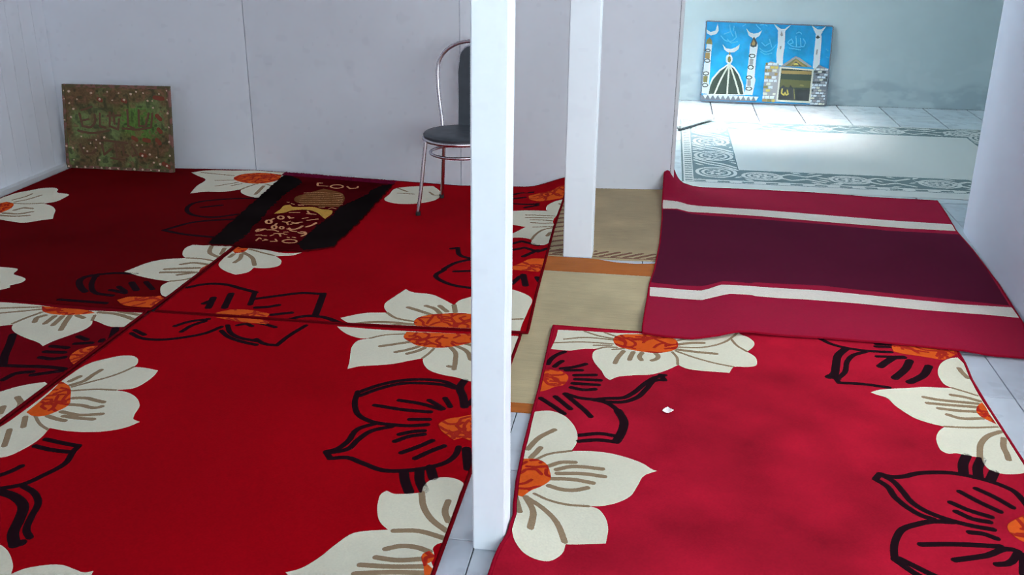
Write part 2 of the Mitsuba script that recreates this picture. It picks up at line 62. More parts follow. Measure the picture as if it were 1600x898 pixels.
{"k":"white","p":[[[-2282,4297],[-2295,4358],[-2284,4404],[-2203,4414],[-2167,4446],[-2077,4436],[-2065,4369],[-2060,4209],[-2055,4026],[-2042,3836],[-2041,3714],[-2078,3713],[-2136,3782],[-2158,3840],[-2147,3894],[-2214,3904],[-2306,3931],[-2414,3978],[-2395,4038],[-2370,4112],[-2325,4167],[-2223,4209],[-2254,4240]]],"c":[[[-2085,4081],[-2077,4140],[-2074,4223],[-2060,4209],[-2055,4026],[-2061,3996]]],"v":[[22,[[-2182,4404],[-2141,4297],[-2066,4242]]],[22,[[-2103,4380],[-2082,4295]]],[14,[[-2219,4210],[-2142,4211],[-2076,4192]]],[22,[[-2203,4118],[-2161,4149],[-2084,4139]]],[22,[[-2245,4041],[-2184,4063],[-2099,4085]]],[22,[[-2242,3997],[-2102,4026]]],[22,[[-2151,3980],[-2086,4025]]],[14,[[-2147,3894],[-2093,3925],[-2064,3962]]],[22,[[-2064,3775],[-2046,3829]]]]},
{"k":"red","c":[[[-2259,3637],[-2231,3680],[-2163,3692],[-2102,3716],[-2049,3664],[-2064,3586],[-2134,3583],[-2203,3590]]],"b":[[24,[[-2509,3888],[-2467,3789],[-2393,3701],[-2309,3686]]],[24,[[-2520,3919],[-2445,3954],[-2345,3961]]],[24,[[-2352,3748],[-2269,3723]]],[24,[[-2338,3791],[-2279,3741]]],[24,[[-2250,3869],[-2177,3789]]],[24,[[-2506,3603],[-2408,3601],[-2289,3599]]],[30,[[-2451,3711],[-2488,3745],[-2552,3880],[-2535,3905],[-2508,3899]]],[30,[[-2308,3849],[-2241,3768]]]]}],"LL":[{"k":"white","p":[[[-2734,3531],[-2661,3532],[-2555,3528],[-2466,3516],[-2352,3508],[-2171,3518],[-2047,3524],[-2053,3445],[-2053,3380],[-2127,3364],[-2221,3407],[-2242,3416],[-2222,3373],[-2219,3332],[-2245,3262],[-2277,3193],[-2289,3144],[-2312,3163],[-2409,3209],[-2491,3260],[-2520,3296],[-2529,3320],[-2572,3295],[-2681,3252],[-2835,3344],[-2857,3494]]],"c":[[[-2534,3519],[-2428,3513],[-2306,3504],[-2274,3486],[-2336,3457],[-2436,3445],[-2493,3466]]],"v":[[14,[[-2691,3468],[-2604,3492],[-2535,3509]]],[14,[[-2657,3419],[-2590,3449],[-2519,3485]]],[14,[[-2537,3327],[-2523,3381],[-2494,3457]]],[22,[[-2461,3357],[-2476,3406],[-2460,3427]]],[22,[[-2410,3349],[-2417,3426]]],[22,[[-2369,3339],[-2384,3431]]],[22,[[-2310,3299],[-2338,3378],[-2360,3449]]],[22,[[-2331,3449],[-2291,3430]]],[14,[[-2242,3412],[-2260,3462]]],[22,[[-2260,3497],[-2185,3492],[-2055,3436]]],[22,[[-2178,3517],[-2090,3500]]]]},
{"k":"red","c":[[[-2135,3081],[-2132,3141],[-2088,3179],[-2048,3178],[-2037,3091],[-2044,2994],[-2070,3006]]],"b":[[24,[[-2340,2960],[-2250,2968],[-2160,2977],[-2093,2972]]],[24,[[-2238,3049],[-2183,3044],[-2150,3064]]],[24,[[-2250,3098],[-2175,3104]]],[24,[[-2256,3150],[-2188,3146]]],[24,[[-2179,3186],[-2123,3204]]],[24,[[-2206,3252],[-2158,3229]]],[24,[[-2097,3239],[-2095,3224]]],[24,[[-2254,2853],[-2241,2908],[-2193,2930]]],[24,[[-2177,2906],[-2095,2954]]],[30,[[-2467,3223],[-2422,3137],[-2376,3040],[-2337,2975]]],[30,[[-2106,3351],[-2068,3260]]]]},
{"k":"white","p":[[[-2286,2708],[-2206,2765],[-2174,2808],[-2134,2841],[-2098,2860],[-2047,2823],[-2044,2739],[-2043,2639],[-2050,2539],[-2060,2434],[-2239,2488]]],"v":[[22,[[-2120,2736],[-2080,2695],[-2061,2640]]],[22,[[-2124,2664],[-2106,2621]]]]}],"stripe":{"outline":[[34,5562],[37,5939],[51,6115],[78,6072],[87,6000],[102,6211],[114,6156],[131,6115],[163,6058],[222,6023],[482,6029],[598,6030],[947,6023],[1284,5980],[1652,5972],[1633,5682],[1604,5353],[1601,5021],[1578,4524],[1537,4051],[1469,3721],[1423,3679],[1168,3685],[910,3709],[685,3716],[422,3710],[356,3695],[272,3647],[174,3617],[76,3623],[-23,3643],[-25,3707],[-9,4244],[10,4446],[30,4855],[37,5299]],"white":[[[37,5621],[132,5624],[187,5593],[297,5594],[564,5581],[931,5537],[1285,5492],[1613,5474],[1608,5351],[1345,5353],[912,5401],[554,5452],[293,5466],[185,5452],[122,5486],[37,5461]],
[[-3,4205],[74,4203],[222,4188],[260,4215],[314,4272],[449,4288],[467,4290],[762,4293],[1045,4258],[1318,4224],[1542,4223],[1536,4103],[1426,4116],[1157,4127],[885,4159],[674,4168],[457,4162],[440,4170],[345,4154],[285,4111],[226,4070],[75,4087],[-2,4094]]],"dark":[[[37,5446],[122,5459],[203,5414],[291,5408],[550,5388],[906,5352],[1246,5289],[1607,5290],[1590,4836],[1539,4246],[1332,4277],[1055,4312],[771,4360],[471,4348],[452,4330],[324,4329],[269,4275],[224,4250],[111,4253],[1,4268]]]},
"prayer":{"outline":[[-2350,5838],[-1962,5804],[-1597,5740],[-1571,4915],[-1573,4482],[-1642,4420],[-1705,4384],[-1870,4380],[-2078,4408],[-2214,4404],[-2277,5056]],"edge":[[[-1597,5740],[-1673,5635],[-1696,5424],[-1769,5118],[-1750,4973],[-1776,4804],[-1761,4609],[-1768,4504],[-1699,4400],[-1573,4482],[-1571,4915]],
[[-2350,5838],[-2182,5693],[-2171,5370],[-2104,4795],[-2073,4494],[-2078,4408],[-2214,4404],[-2277,5056]]],"brown":[[[-2047,5407],[-1984,5534],[-1850,5457],[-1782,5304],[-1771,5168],[-1885,5158],[-2064,5247],[-2082,5336]]],"gold":[[[-2079,4977],[-2076,5064],[-2077,5146],[-2056,5162],[-2027,5120],[-1975,5127],[-1913,5141],[-1851,5105],[-1787,5093],[-1770,5051],[-1771,4928],[-1807,4976],[-1863,5045],[-1911,5077],[-1943,5082],[-1975,5071],[-2012,5047],[-2029,5003],[-2055,4985]]],"motif":[[12,[[-2003,5014],[-1951,5023]]],[12,[[-2000,4914],[-1996,4900],[-1997,4889],[-2002,4883],[-2010,4883],[-2019,4890],[-2027,4901],[-2032,4915],[-2034,4928],[-2031,4937],[-2024,4940],[-2016,4936],[-2007,4927],[-2000,4914]]],[13,[[-1983,4939],[-1959,4905],[-1948,4918]]],[14,[[-2034,4826],[-2030,4811],[-2030,4799],[-2034,4792],[-2042,4793],[-2051,4800],[-2059,4813],[-2066,4829],[-2068,4843],[-2066,4852],[-2059,4856],[-2051,4851],[-2042,4841],[-2034,4826]]],[14,[[-2051,4850],[-2045,4884]]],[11,[[-1975,4837],[-1950,4830],[-1940,4854]]],[11,[[-1950,4830],[-1929,4792]]],[11,[[-1916,4800],[-1899,4829],[-1873,4850]]],[11,[[-1921,4836],[-1896,4814],[-1883,4821]]],[12,[[-1972,4737],[-1968,4724],[-1968,4713],[-1971,4707],[-1977,4708],[-1985,4715],[-1992,4726],[-1998,4740],[-2000,4753],[-1998,4762],[-1993,4764],[-1986,4760],[-1978,4751],[-1972,4737]]],[12,[[-1994,4770],[-1996,4801]]],[10,[[-1931,4734],[-1929,4724],[-1929,4716],[-1932,4712],[-1938,4712],[-1944,4717],[-1950,4726],[-1953,4736],[-1955,4745],[-1953,4752],[-1948,4754],[-1942,4751],[-1936,4744],[-1931,4734]]],[16,[[-1902,4719],[-1872,4714],[-1853,4738],[-1846,4781]]],[12,[[-1901,4735],[-1864,4685],[-1845,4684]]],[16,[[-1819,4770],[-1801,4805],[-1794,4848]]],[12,[[-1855,4885],[-1835,4900],[-1809,4919]]],[11,[[-1916,5058],[-1880,5008],[-1850,5002]]],[10,[[-1903,5009],[-1870,4998]]],[10,[[-1891,4912],[-1871,4937]]],[12,[[-1828,4672],[-1804,4656],[-1788,4664]]],[12,[[-1789,4614],[-1779,4646],[-1798,4682],[-1817,4684]]],[13,[[-2052,4656],[-2052,4687],[-2019,4698],[-2026,4676],[-2043,4648]]],[10,[[-2005,4685],[-1972,4689],[-1935,4667]]],[10,[[-1943,4631],[-1896,4639]]],[10,[[-1917,4636],[-1893,4591]]],[9,[[-1902,4663],[-1882,4667]]],[9,[[-1948,4591],[-1938,4612]]],[9,[[-2024,4587],[-2000,4596]]],[9,[[-1990,4588],[-1968,4587]]],[10,[[-1783,4527],[-1781,4518],[-1784,4509],[-1790,4502],[-1800,4497],[-1811,4494],[-1823,4494],[-1834,4497],[-1844,4503],[-1851,4510],[-1854,4519],[-1854,4528],[-1849,4536],[-1841,4543],[-1831,4547],[-1819,4548],[-1807,4547],[-1796,4542],[-1788,4535],[-1783,4527]]],[9,[[-1988,4502],[-1990,4549],[-1974,4533]]],[9,[[-1955,4508],[-1936,4521],[-1955,4531]]],[9,[[-1910,4501],[-1881,4511],[-1901,4541]]],[9,[[-1885,4627],[-1872,4624]]],[8,[[-1828,4588],[-1810,4581]]],[8,[[-1854,4583],[-1842,4576]]],[8,[[-2091,5210],[-2079,5206]]],[8,[[-2058,5186],[-2036,5172]]],[8,[[-2004,5162],[-1993,5162]]],[8,[[-1986,5169],[-1977,5162]]],[8,[[-1877,5141],[-1848,5147]]],[8,[[-1814,5123],[-1804,5143],[-1776,5130]]],[12,[[-2038,5658],[-2064,5654],[-2042,5591],[-1981,5594]]],[12,[[-1886,5602],[-1884,5583],[-1891,5567],[-1905,5557],[-1923,5556],[-1941,5564],[-1955,5579],[-1961,5598],[-1959,5616],[-1948,5630],[-1931,5636],[-1912,5632],[-1896,5620],[-1886,5602]]],[12,[[-1860,5607],[-1830,5562],[-1790,5584],[-1797,5619]]]],"weave":[[5,[[-2066,5418],[-1960,5443],[-1835,5432]]],[5,[[-2057,5374],[-1946,5400],[-1823,5395]]],[5,[[-2047,5331],[-1931,5358],[-1811,5358]]],[5,[[-2038,5289],[-1917,5317],[-1799,5322]]],[5,[[-2029,5248],[-1903,5276],[-1788,5287]]],[5,[[-2020,5207],[-1889,5236],[-1776,5251]]],[5,[[-2011,5166],[-1876,5196],[-1765,5216]]]]},
"blue":{"O":[0.339,9.1211,0.0124],"outline":[[3,699],[17,704],[1088,686],[1103,672],[1113,1],[1104,-9],[12,-5],[0,7]],"items":[["ghost",9,[[143,574],[184,537],[242,533],[278,568],[264,615]]],["ghost",9,[[170,593],[226,614],[248,576]]],["ghost",9,[[212,670],[221,623]]],["ghost",9,[[251,662],[249,624]]],["ghost",9,[[203,547],[234,519],[291,530]]],["ghost",9,[[487,478],[528,450],[584,461],[627,510]]],["ghost",9,[[502,526],[533,498],[578,528]]],["ghost",9,[[566,556],[591,490]]],["ghost",9,[[499,449],[539,427],[596,438]]],["ghost",9,[[725,531],[761,504],[809,496],[865,502],[876,535],[854,568]]],["ghost",9,[[791,585],[803,505]]],["ghost",9,[[830,572],[841,506]]],["ghost",9,[[725,536],[755,565],[772,533],[741,518]]],["ghost",9,[[793,613],[815,623],[836,610]]],["ghost",9,[[479,676],[502,682]]],["ghost",9,[[522,677],[537,668]]],["ghost",9,[[327,663],[350,678]]],["ghost",9,[[441,676],[482,639]]],["ghost",9,[[744,485],[840,473]]],["ghost",9,[[953,659],[971,669]]],["ghost",9,[[1060,484],[1076,470]]],["ghost",9,[[1067,417],[1086,413]]],["white",0,[[24,502],[71,500],[69,390],[70,254],[71,137],[69,63],[5,68],[7,174],[13,291],[19,408]]],["white",0,[[9,628],[53,605],[93,620],[107,682],[120,621],[103,592],[55,576],[20,594]]],["olive",0,[[15,504],[22,537],[44,560],[68,534],[73,500]]],["dark",0,[[63,447],[61,441],[56,436],[47,433],[36,432],[26,434],[18,438],[13,443],[13,449],[17,455],[24,459],[34,461],[45,461],[54,458],[61,453]]],["white",0,[[54,447],[53,444],[49,442],[44,440],[37,440],[30,441],[25,442],[22,445],[22,448],[24,450],[29,452],[36,453],[43,453],[49,452],[53,450]]],["dark",0,[[66,358],[64,350],[58,344],[48,340],[36,339],[25,341],[16,346],[10,352],[10,360],[14,367],[22,372],[33,375],[45,375],[56,371],[63,365]]],["white",0,[[57,358],[56,353],[51,349],[45,347],[36,346],[29,348],[22,350],[19,354],[19,359],[22,363],[27,366],[35,367],[43,367],[50,365],[55,362]]],["dark",0,[[64,246],[63,239],[56,232],[46,228],[35,227],[23,229],[14,234],[9,241],[8,248],[12,256],[21,261],[32,264],[44,263],[54,260],[61,254]]],["white",0,[[56,246],[54,242],[50,238],[43,235],[35,235],[27,236],[21,239],[17,243],[17,247],[20,251],[26,254],[33,256],[41,256],[49,254],[54,250]]],["dark",0,[[64,142],[63,134],[56,128],[46,124],[34,122],[23,124],[14,129],[9,136],[8,144],[12,151],[21,157],[32,159],[44,159],[54,155],[61,149]]],["white",0,[[56,142],[54,137],[50,133],[43,131],[35,130],[27,131],[21,134],[17,138],[17,143],[20,147],[26,150],[33,152],[41,151],[49,149],[54,146]]],["tan",0,[[18,427],[59,426],[59,375],[17,377]]],["olive",0,[[16,223],[53,223],[52,166],[15,167]]],["white",0,[[402,518],[464,525],[471,496],[465,401],[465,285],[465,227],[477,208],[460,67],[389,69],[398,167],[397,264],[402,399],[402,466]]],["white",0,[[358,645],[389,613],[428,600],[466,610],[495,630],[477,587],[449,564],[438,548],[417,563],[384,584]]],["dark",0,[[431,576],[464,520],[457,491],[429,484],[404,495],[405,518]]],["tan",0,[[430,552],[447,520],[442,500],[423,498],[415,514]]],["dark",0,[[458,410],[456,403],[450,396],[439,392],[427,391],[415,393],[405,398],[400,405],[399,412],[404,419],[412,425],[424,427],[436,427],[447,423],[455,417]]],["white",0,[[449,410],[447,406],[443,402],[436,399],[427,399],[419,400],[413,403],[409,407],[409,411],[412,415],[418,418],[426,420],[434,419],[441,417],[447,414]]],["dark",0,[[452,311],[451,303],[444,296],[435,291],[423,290],[412,292],[403,298],[398,305],[397,314],[401,321],[409,327],[420,330],[431,330],[442,326],[449,319]]],["white",0,[[443,311],[442,306],[437,301],[431,298],[424,298],[416,299],[410,302],[407,307],[406,312],[409,317],[414,321],[421,323],[429,322],[436,320],[441,316]]],["dark",0,[[446,222],[444,214],[437,208],[428,204],[416,203],[405,205],[396,210],[390,216],[390,224],[394,231],[402,237],[413,239],[425,239],[435,235],[442,229]]],["white",0,[[436,222],[435,217],[430,214],[424,211],[417,210],[409,212],[403,214],[400,218],[399,223],[402,227],[408,230],[415,232],[422,231],[429,229],[434,226]]],["dark",0,[[454,123],[452,116],[445,109],[435,105],[422,104],[410,106],[401,110],[395,117],[394,125],[399,132],[408,138],[419,140],[432,140],[443,137],[451,131]]],["white",0,[[444,123],[443,118],[438,115],[431,112],[423,111],[415,113],[408,115],[404,119],[404,124],[407,128],[413,131],[421,133],[429,133],[437,131],[442,127]]],["taupe",0,[[411,385],[442,384],[440,333],[409,334]]],["taupe",0,[[407,199],[436,198],[437,146],[407,147]]],["white",0,[[631,642],[693,644],[698,569],[702,502],[696,407],[701,331],[648,339],[636,434],[642,529]]],["white",0,[[590,690],[652,648],[690,648],[743,689],[718,656],[692,630],[632,633]]],["taupe",0,[[664,629],[681,592],[668,582],[653,596]]],["taupe",0,[[661,501],[676,502],[673,473],[659,475]]],["white",0,[[958,608],[1008,600],[1013,482],[1016,340],[1013,297],[961,319],[959,433],[959,528]]],["white",0,[[913,686],[968,650],[1001,651],[1042,685],[1018,642],[998,600],[961,603]]],["dark",0,[[975,604],[997,581],[976,571],[959,580]]],["taupe",0,[[976,481],[990,480],[987,434],[974,436]]],["white",0,[[233,341],[151,281],[93,206],[67,137],[57,53],[395,62],[369,166],[331,248],[282,309]]],["green",0,[[232,325],[161,270],[105,197],[81,133],[72,64],[380,71],[357,161],[320,240],[276,296]]],["cream",15,[[232,327],[172,199],[123,62]]],["cream",15,[[235,327],[235,201],[236,66]]],["cream",15,[[241,327],[293,203],[343,70]]],["white",0,[[261,376],[259,358],[253,343],[243,333],[231,331],[219,336],[208,348],[202,365],[201,383],[204,400],[213,413],[224,419],[237,417],[248,408],[257,394]]],["olive",0,[[246,373],[246,363],[243,353],[238,348],[232,346],[226,350],[221,357],[218,367],[217,378],[219,389],[223,396],[228,400],[234,399],[240,393],[244,384]]],["white",0,[[163,503],[194,470],[238,462],[280,480],[314,507],[304,463],[269,436],[221,432],[183,455]]],["olive",9,[[231,433],[232,415]]],["slate",0,[[1,51],[497,53],[493,14],[0,7]]],["white",0,[[20,59],[66,58],[45,20]]],["white",0,[[66,59],[111,58],[90,20]]],["white",0,[[111,58],[156,58],[135,20]]],["white",0,[[156,58],[201,57],[181,19]]],["white",0,[[201,57],[246,57],[226,19]]],["white",0,[[246,57],[291,57],[271,19]]],["white",0,[[291,57],[336,56],[316,18]]],["white",0,[[336,56],[381,56],[361,18]]],["white",0,[[381,56],[426,56],[406,18]]],["white",0,[[426,56],[470,55],[450,17]]],["white",0,[[470,55],[515,55],[495,17]]],["taupe",0,[[682,327],[802,417],[837,406],[958,327]]],["olive",0,[[720,331],[807,399],[925,328]]],["tan",0,[[765,337],[810,391],[892,330]]],["dark",0,[[777,335],[810,372],[868,332]]],["gold",0,[[791,341],[794,355],[811,361],[830,354],[836,339]]],["cream",0,[[675,325],[972,307],[969,11],[672,18]]],["green",0,[[692,309],[956,296],[954,30],[686,34]]],["tan",0,[[694,292],[954,290],[954,262],[695,263]]],["olivedark",0,[[695,215],[953,209],[954,146],[691,145]]],["black",0,[[691,128],[717,163],[768,130],[783,170],[816,122],[873,134],[898,125],[954,136],[953,35],[688,38]]],["gold",12,[[715,129],[714,90],[734,76],[742,100],[754,76],[770,87],[759,120]]],["olive",9,[[816,132],[829,45]]],["olive",14,[[869,168],[894,163]]],["taupe",0,[[547,336],[593,366],[661,349],[673,320],[673,15],[556,16]]],["olive",0,[[553,355],[569,355],[568,333],[552,333]]],["white",0,[[574,355],[611,355],[610,333],[573,333]]],["white",0,[[617,355],[653,355],[652,333],[616,332]]],["white",0,[[553,326],[589,327],[589,304],[552,304]]],["gold",0,[[595,326],[632,326],[631,304],[594,304]]],["gold",0,[[637,326],[662,325],[661,303],[637,303]]],["olive",0,[[553,298],[568,297],[567,275],[552,275]]],["tan",0,[[574,297],[610,298],[609,275],[573,275]]],["cream",0,[[616,297],[652,297],[652,275],[615,275]]],["white",0,[[552,269],[589,269],[588,247],[551,246]]],["taupe",0,[[595,268],[631,268],[630,246],[594,246]]],["tan",0,[[637,268],[662,268],[661,245],[636,246]]],["gold",0,[[552,240],[567,239],[567,217],[551,217]]],["tan",0,[[573,240],[610,240],[609,217],[572,217]]],["white",0,[[616,239],[652,239],[651,217],[615,217]]],["white",0,[[552,211],[588,211],[587,189],[551,188]]],["white",0,[[594,210],[631,210],[630,188],[593,188]]],["white",0,[[636,210],[661,210],[661,187],[636,188]]],["taupe",0,[[551,182],[567,181],[566,159],[550,159]]],["cream",0,[[573,181],[609,182],[608,159],[572,159]]],["taupe",0,[[615,181],[652,181],[651,159],[614,159]]],["olive",0,[[551,153],[588,153],[587,130],[550,130]]],["white",0,[[594,152],[630,152],[629,130],[593,130]]],["taupe",0,[[636,152],[661,152],[660,129],[635,129]]],["taupe",0,[[551,123],[566,123],[565,100],[550,101]]],["gold",0,[[572,123],[609,123],[608,101],[571,101]]],["taupe",0,[[615,123],[651,123],[650,101],[614,100]]],["cream",0,[[550,94],[587,94],[586,72],[550,72]]],["taupe",0,[[593,94],[630,94],[629,72],[592,71]]],["cream",0,[[636,93],[661,93],[660,71],[635,71]]],["white",0,[[550,65],[566,64],[565,42],[549,42]]],["white",0,[[571,65],[608,65],[607,42],[571,42]]],["white",0,[[614,64],[651,65],[650,42],[613,42]]],["tan",0,[[550,35],[587,36],[586,13],[549,13]]],["olive",0,[[592,35],[629,35],[628,13],[592,13]]],["gold",0,[[635,35],[660,35],[659,12],[634,12]]],["slate",0,[[976,296],[1008,349],[1097,314],[1111,266],[1111,-2],[972,6]]],["cream",0,[[973,320],[986,319],[985,303],[972,303]]],["white",0,[[991,319],[1022,319],[1021,303],[990,303]]],["cream",0,[[1027,319],[1058,319],[1057,303],[1026,303]]],["white",0,[[1063,319],[1093,319],[1092,302],[1062,302]]],["dark",0,[[973,297],[1003,297],[1002,280],[972,280]]],["cream",0,[[1009,296],[1039,296],[1038,280],[1008,280]]],["dark",0,[[1045,296],[1075,296],[1074,280],[1044,280]]],["taupe",0,[[1081,296],[1096,295],[1095,279],[1080,279]]],["slate",0,[[972,274],[985,273],[984,257],[971,257]]],["dark",0,[[991,273],[1021,273],[1020,257],[989,257]]],["taupe",0,[[1027,273],[1057,273],[1056,257],[1026,257]]],["white",0,[[1063,273],[1093,273],[1092,256],[1062,256]]],["slate",0,[[972,251],[1002,251],[1001,234],[971,234]]],["white",0,[[1008,250],[1039,250],[1037,234],[1007,234]]],["white",0,[[1044,250],[1075,250],[1074,234],[1043,234]]],["dark",0,[[1080,250],[1095,249],[1094,233],[1079,233]]],["slate",0,[[972,228],[984,227],[983,211],[971,211]]],["taupe",0,[[990,227],[1020,227],[1019,211],[989,211]]],["cream",0,[[1026,227],[1056,227],[1055,211],[1025,211]]],["dark",0,[[1062,227],[1092,227],[1091,210],[1061,210]]],["dark",0,[[971,204],[1002,204],[1001,188],[970,188]]],["dark",0,[[1007,204],[1038,204],[1037,188],[1006,188]]],["taupe",0,[[1044,204],[1074,204],[1073,187],[1042,187]]],["white",0,[[1080,204],[1095,203],[1094,187],[1079,187]]],["white",0,[[971,181],[983,181],[982,164],[970,165]]],["white",0,[[989,181],[1019,181],[1018,165],[988,165]]],["white",0,[[1025,181],[1055,181],[1054,164],[1024,164]]],["white",0,[[1061,181],[1092,181],[1091,164],[1060,164]]],["white",0,[[970,158],[1001,158],[1000,142],[969,142]]],["cream",0,[[1007,158],[1037,158],[1036,141],[1006,141]]],["slate",0,[[1043,158],[1073,158],[1072,141],[1042,141]]],["slate",0,[[1079,157],[1094,157],[1093,140],[1078,141]]],["dark",0,[[970,135],[982,134],[981,118],[969,119]]],["taupe",0,[[988,135],[1019,135],[1018,118],[987,118]]],["cream",0,[[1024,135],[1055,135],[1054,118],[1023,118]]],["taupe",0,[[1061,134],[1091,134],[1090,118],[1060,118]]],["taupe",0,[[970,112],[1000,112],[999,95],[969,95]]],["white",0,[[1006,112],[1036,112],[1035,95],[1005,95]]],["white",0,[[1042,111],[1073,111],[1072,95],[1041,95]]],["taupe",0,[[1078,111],[1094,110],[1093,94],[1077,94]]],["white",0,[[969,89],[982,88],[981,71],[968,72]]],["white",0,[[987,88],[1018,88],[1017,72],[986,72]]],["taupe",0,[[1024,88],[1054,88],[1053,72],[1023,72]]],["white",0,[[1060,88],[1090,88],[1089,71],[1059,71]]],["cream",0,[[969,65],[999,65],[998,49],[968,49]]],["slate",0,[[1005,65],[1036,65],[1035,49],[1004,48]]],["taupe",0,[[1041,65],[1072,65],[1071,48],[1040,48]]],["white",0,[[1078,64],[1093,64],[1092,48],[1077,48]]],["white",0,[[968,42],[981,41],[980,25],[967,25]]],["taupe",0,[[987,42],[1017,42],[1016,25],[986,25]]],["white",0,[[1023,42],[1053,42],[1052,25],[1022,25]]],["taupe",0,[[1059,41],[1090,41],[1089,25],[1058,25]]],["white",0,[[968,19],[999,19],[998,2],[967,2]]],["white",0,[[1004,18],[1035,18],[1034,2],[1003,2]]],["cream",0,[[1041,18],[1071,18],[1070,2],[1040,2]]],["cream",0,[[1077,18],[1092,17],[1091,1],[1076,1]]]]},
"green":{"O":[-3.7903,5.7608,0.0114],"outline":[[22,530],[742,537],[729,-1],[-6,0]],"items":[["brown",13,[[120,350],[135,271],[189,266],[224,303],[225,347]]],["brown",13,[[261,355],[253,275],[291,266]]],["brown",13,[[139,307],[179,316]]],["brown",13,[[332,365],[320,278],[376,258],[390,324]]],["brown",13,[[315,343],[401,349]]],["brown",13,[[355,359],[356,294]]],["brown",13,[[451,384],[448,283],[486,270]]],["brown",13,[[528,386],[522,286],[565,287],[595,367]]],["brown",13,[[619,368],[603,282]]],["brown",13,[[408,267],[501,263],[595,278]]],["brown",13,[[138,372],[211,396]]],["brown",13,[[100,240],[193,229],[313,249]]],["brown",13,[[105,153],[123,94],[204,113],[216,150]]],["brown",13,[[256,159],[265,93],[316,132]]],["brown",13,[[351,170],[351,89]]],["brown",13,[[398,165],[399,99],[430,93]]],["brown",13,[[461,167],[493,103],[461,94]]],["brown",13,[[310,73],[404,66]]],["brown",13,[[164,184],[306,183],[430,173]]],["red",26,[[648,355],[669,334]]],["red",26,[[652,269],[666,255]]],["red",26,[[635,203],[652,182]]],["red",26,[[549,200],[580,194]]],["red",26,[[473,211],[495,198]]],["red",26,[[263,445],[278,438]]],["red",26,[[426,443],[444,437]]],["red",26,[[517,104],[547,98]]],["red",26,[[668,52],[705,31]]],["red",26,[[643,468],[696,463]]]],"beads":[[9,6],[66,6],[124,6],[181,6],[238,6],[295,6],[352,6],[409,6],[465,7],[522,7],[578,7],[634,7],[65,488],[115,440],[217,482],[271,445],[327,493],[403,487],[485,484],[569,493],[628,404],[595,446],[523,500],[626,447],[675,491],[60,413],[84,378],[62,326],[16,306],[119,205],[276,204],[220,187],[8,138],[51,128],[128,130],[150,110],[210,135],[50,51],[229,58],[497,163],[534,167],[545,131],[528,97],[579,107],[602,56],[624,90],[722,372],[723,286],[718,192],[726,457],[715,105],[644,47],[690,38],[178,163],[245,166],[356,441],[437,446],[727,513],[30,491],[28,440]]}}

# ------------------------------------------------------------------ mesh helpers
def arr(m):
    if hasattr(m, 'to_mesh'):
        q = m.to_mesh()
        return np.array(q.vert_properties[:, :3], float), np.array(q.tri_verts, int)
    return np.array(m[0] if isinstance(m, tuple) else m.vertices, float), np.array(m[1] if isinstance(m, tuple) else m.faces, int)
def join(*ms):
    vs, fs, n = [], [], 0
    for m in ms:
        v, f = arr(m); vs.append(v); fs.append(f + n); n += len(v)
    return np.vstack(vs), np.vstack(fs)
def numbered(key):
    if key not in scene: return key
    n = 1
    while f'{key}_{n:03d}' in scene: n += 1
    return f'{key}_{n:03d}'
def add(key, mesh, bsdf, smooth=False, label=None, category=None, group=None, kind=None, **more):
    key = numbered(key)
    scene[key] = mikit.ply(mesh, bsdf, smooth=smooth, **more)
    tag(key, label, category, group, kind)
    return key
def tag(key, label=None, category=None, group=None, kind=None):
    d = {k: v for k, v in dict(label=label, category=category, group=group, kind=kind).items() if v}
    if d: labels[key] = {**labels.get(key, {}), **d}
def block(x0, x1, y0, y1, z0, z1, r=0.0):
    if r <= 0: return mf.Manifold.cube([x1 - x0, y1 - y0, z1 - z0]).translate([x0, y0, z0])
    pts = []
    for x in (x0, x1):
        for y in (y0, y1):
            for z in (z0, z1):
                cx, cy, cz = (a + (r if a == lo else -r) for a, lo in ((x, x0), (y, y0), (z, z0)))
                pts += [[x, cy, cz], [cx, y, cz], [cx, cy, z]]
    return mf.Manifold.hull_points(np.array(pts))
def cross(geom):
    polys = [g for g in getattr(geom, 'geoms', [geom]) if g.geom_type == 'Polygon' and g.area > 1e-7]
    rings = []
    for g in polys:
        rings.append(np.array(g.exterior.coords)[:-1]); rings += [np.array(i.coords)[:-1] for i in g.interiors]
    return mf.CrossSection([r.tolist() for r in rings], mf.FillRule.EvenOdd) if rings else None
def slab(geom, z0, z1, rise=None, step=0.06):
    if rise is rise_near: step = 0.022
    c = cross(geom)
    if c is None: return None
    m = c.extrude(z1 - z0)
    if rise is not None and step:
        m = m.refine_to_length(step)
    def warp(p):
        p = np.array(p); q = p.copy(); q[:, 2] = p[:, 2] + z0 + (rise(p[:, 0], p[:, 1]) if rise is not None else 0)
        return q
    return m.warp_batch(warp)
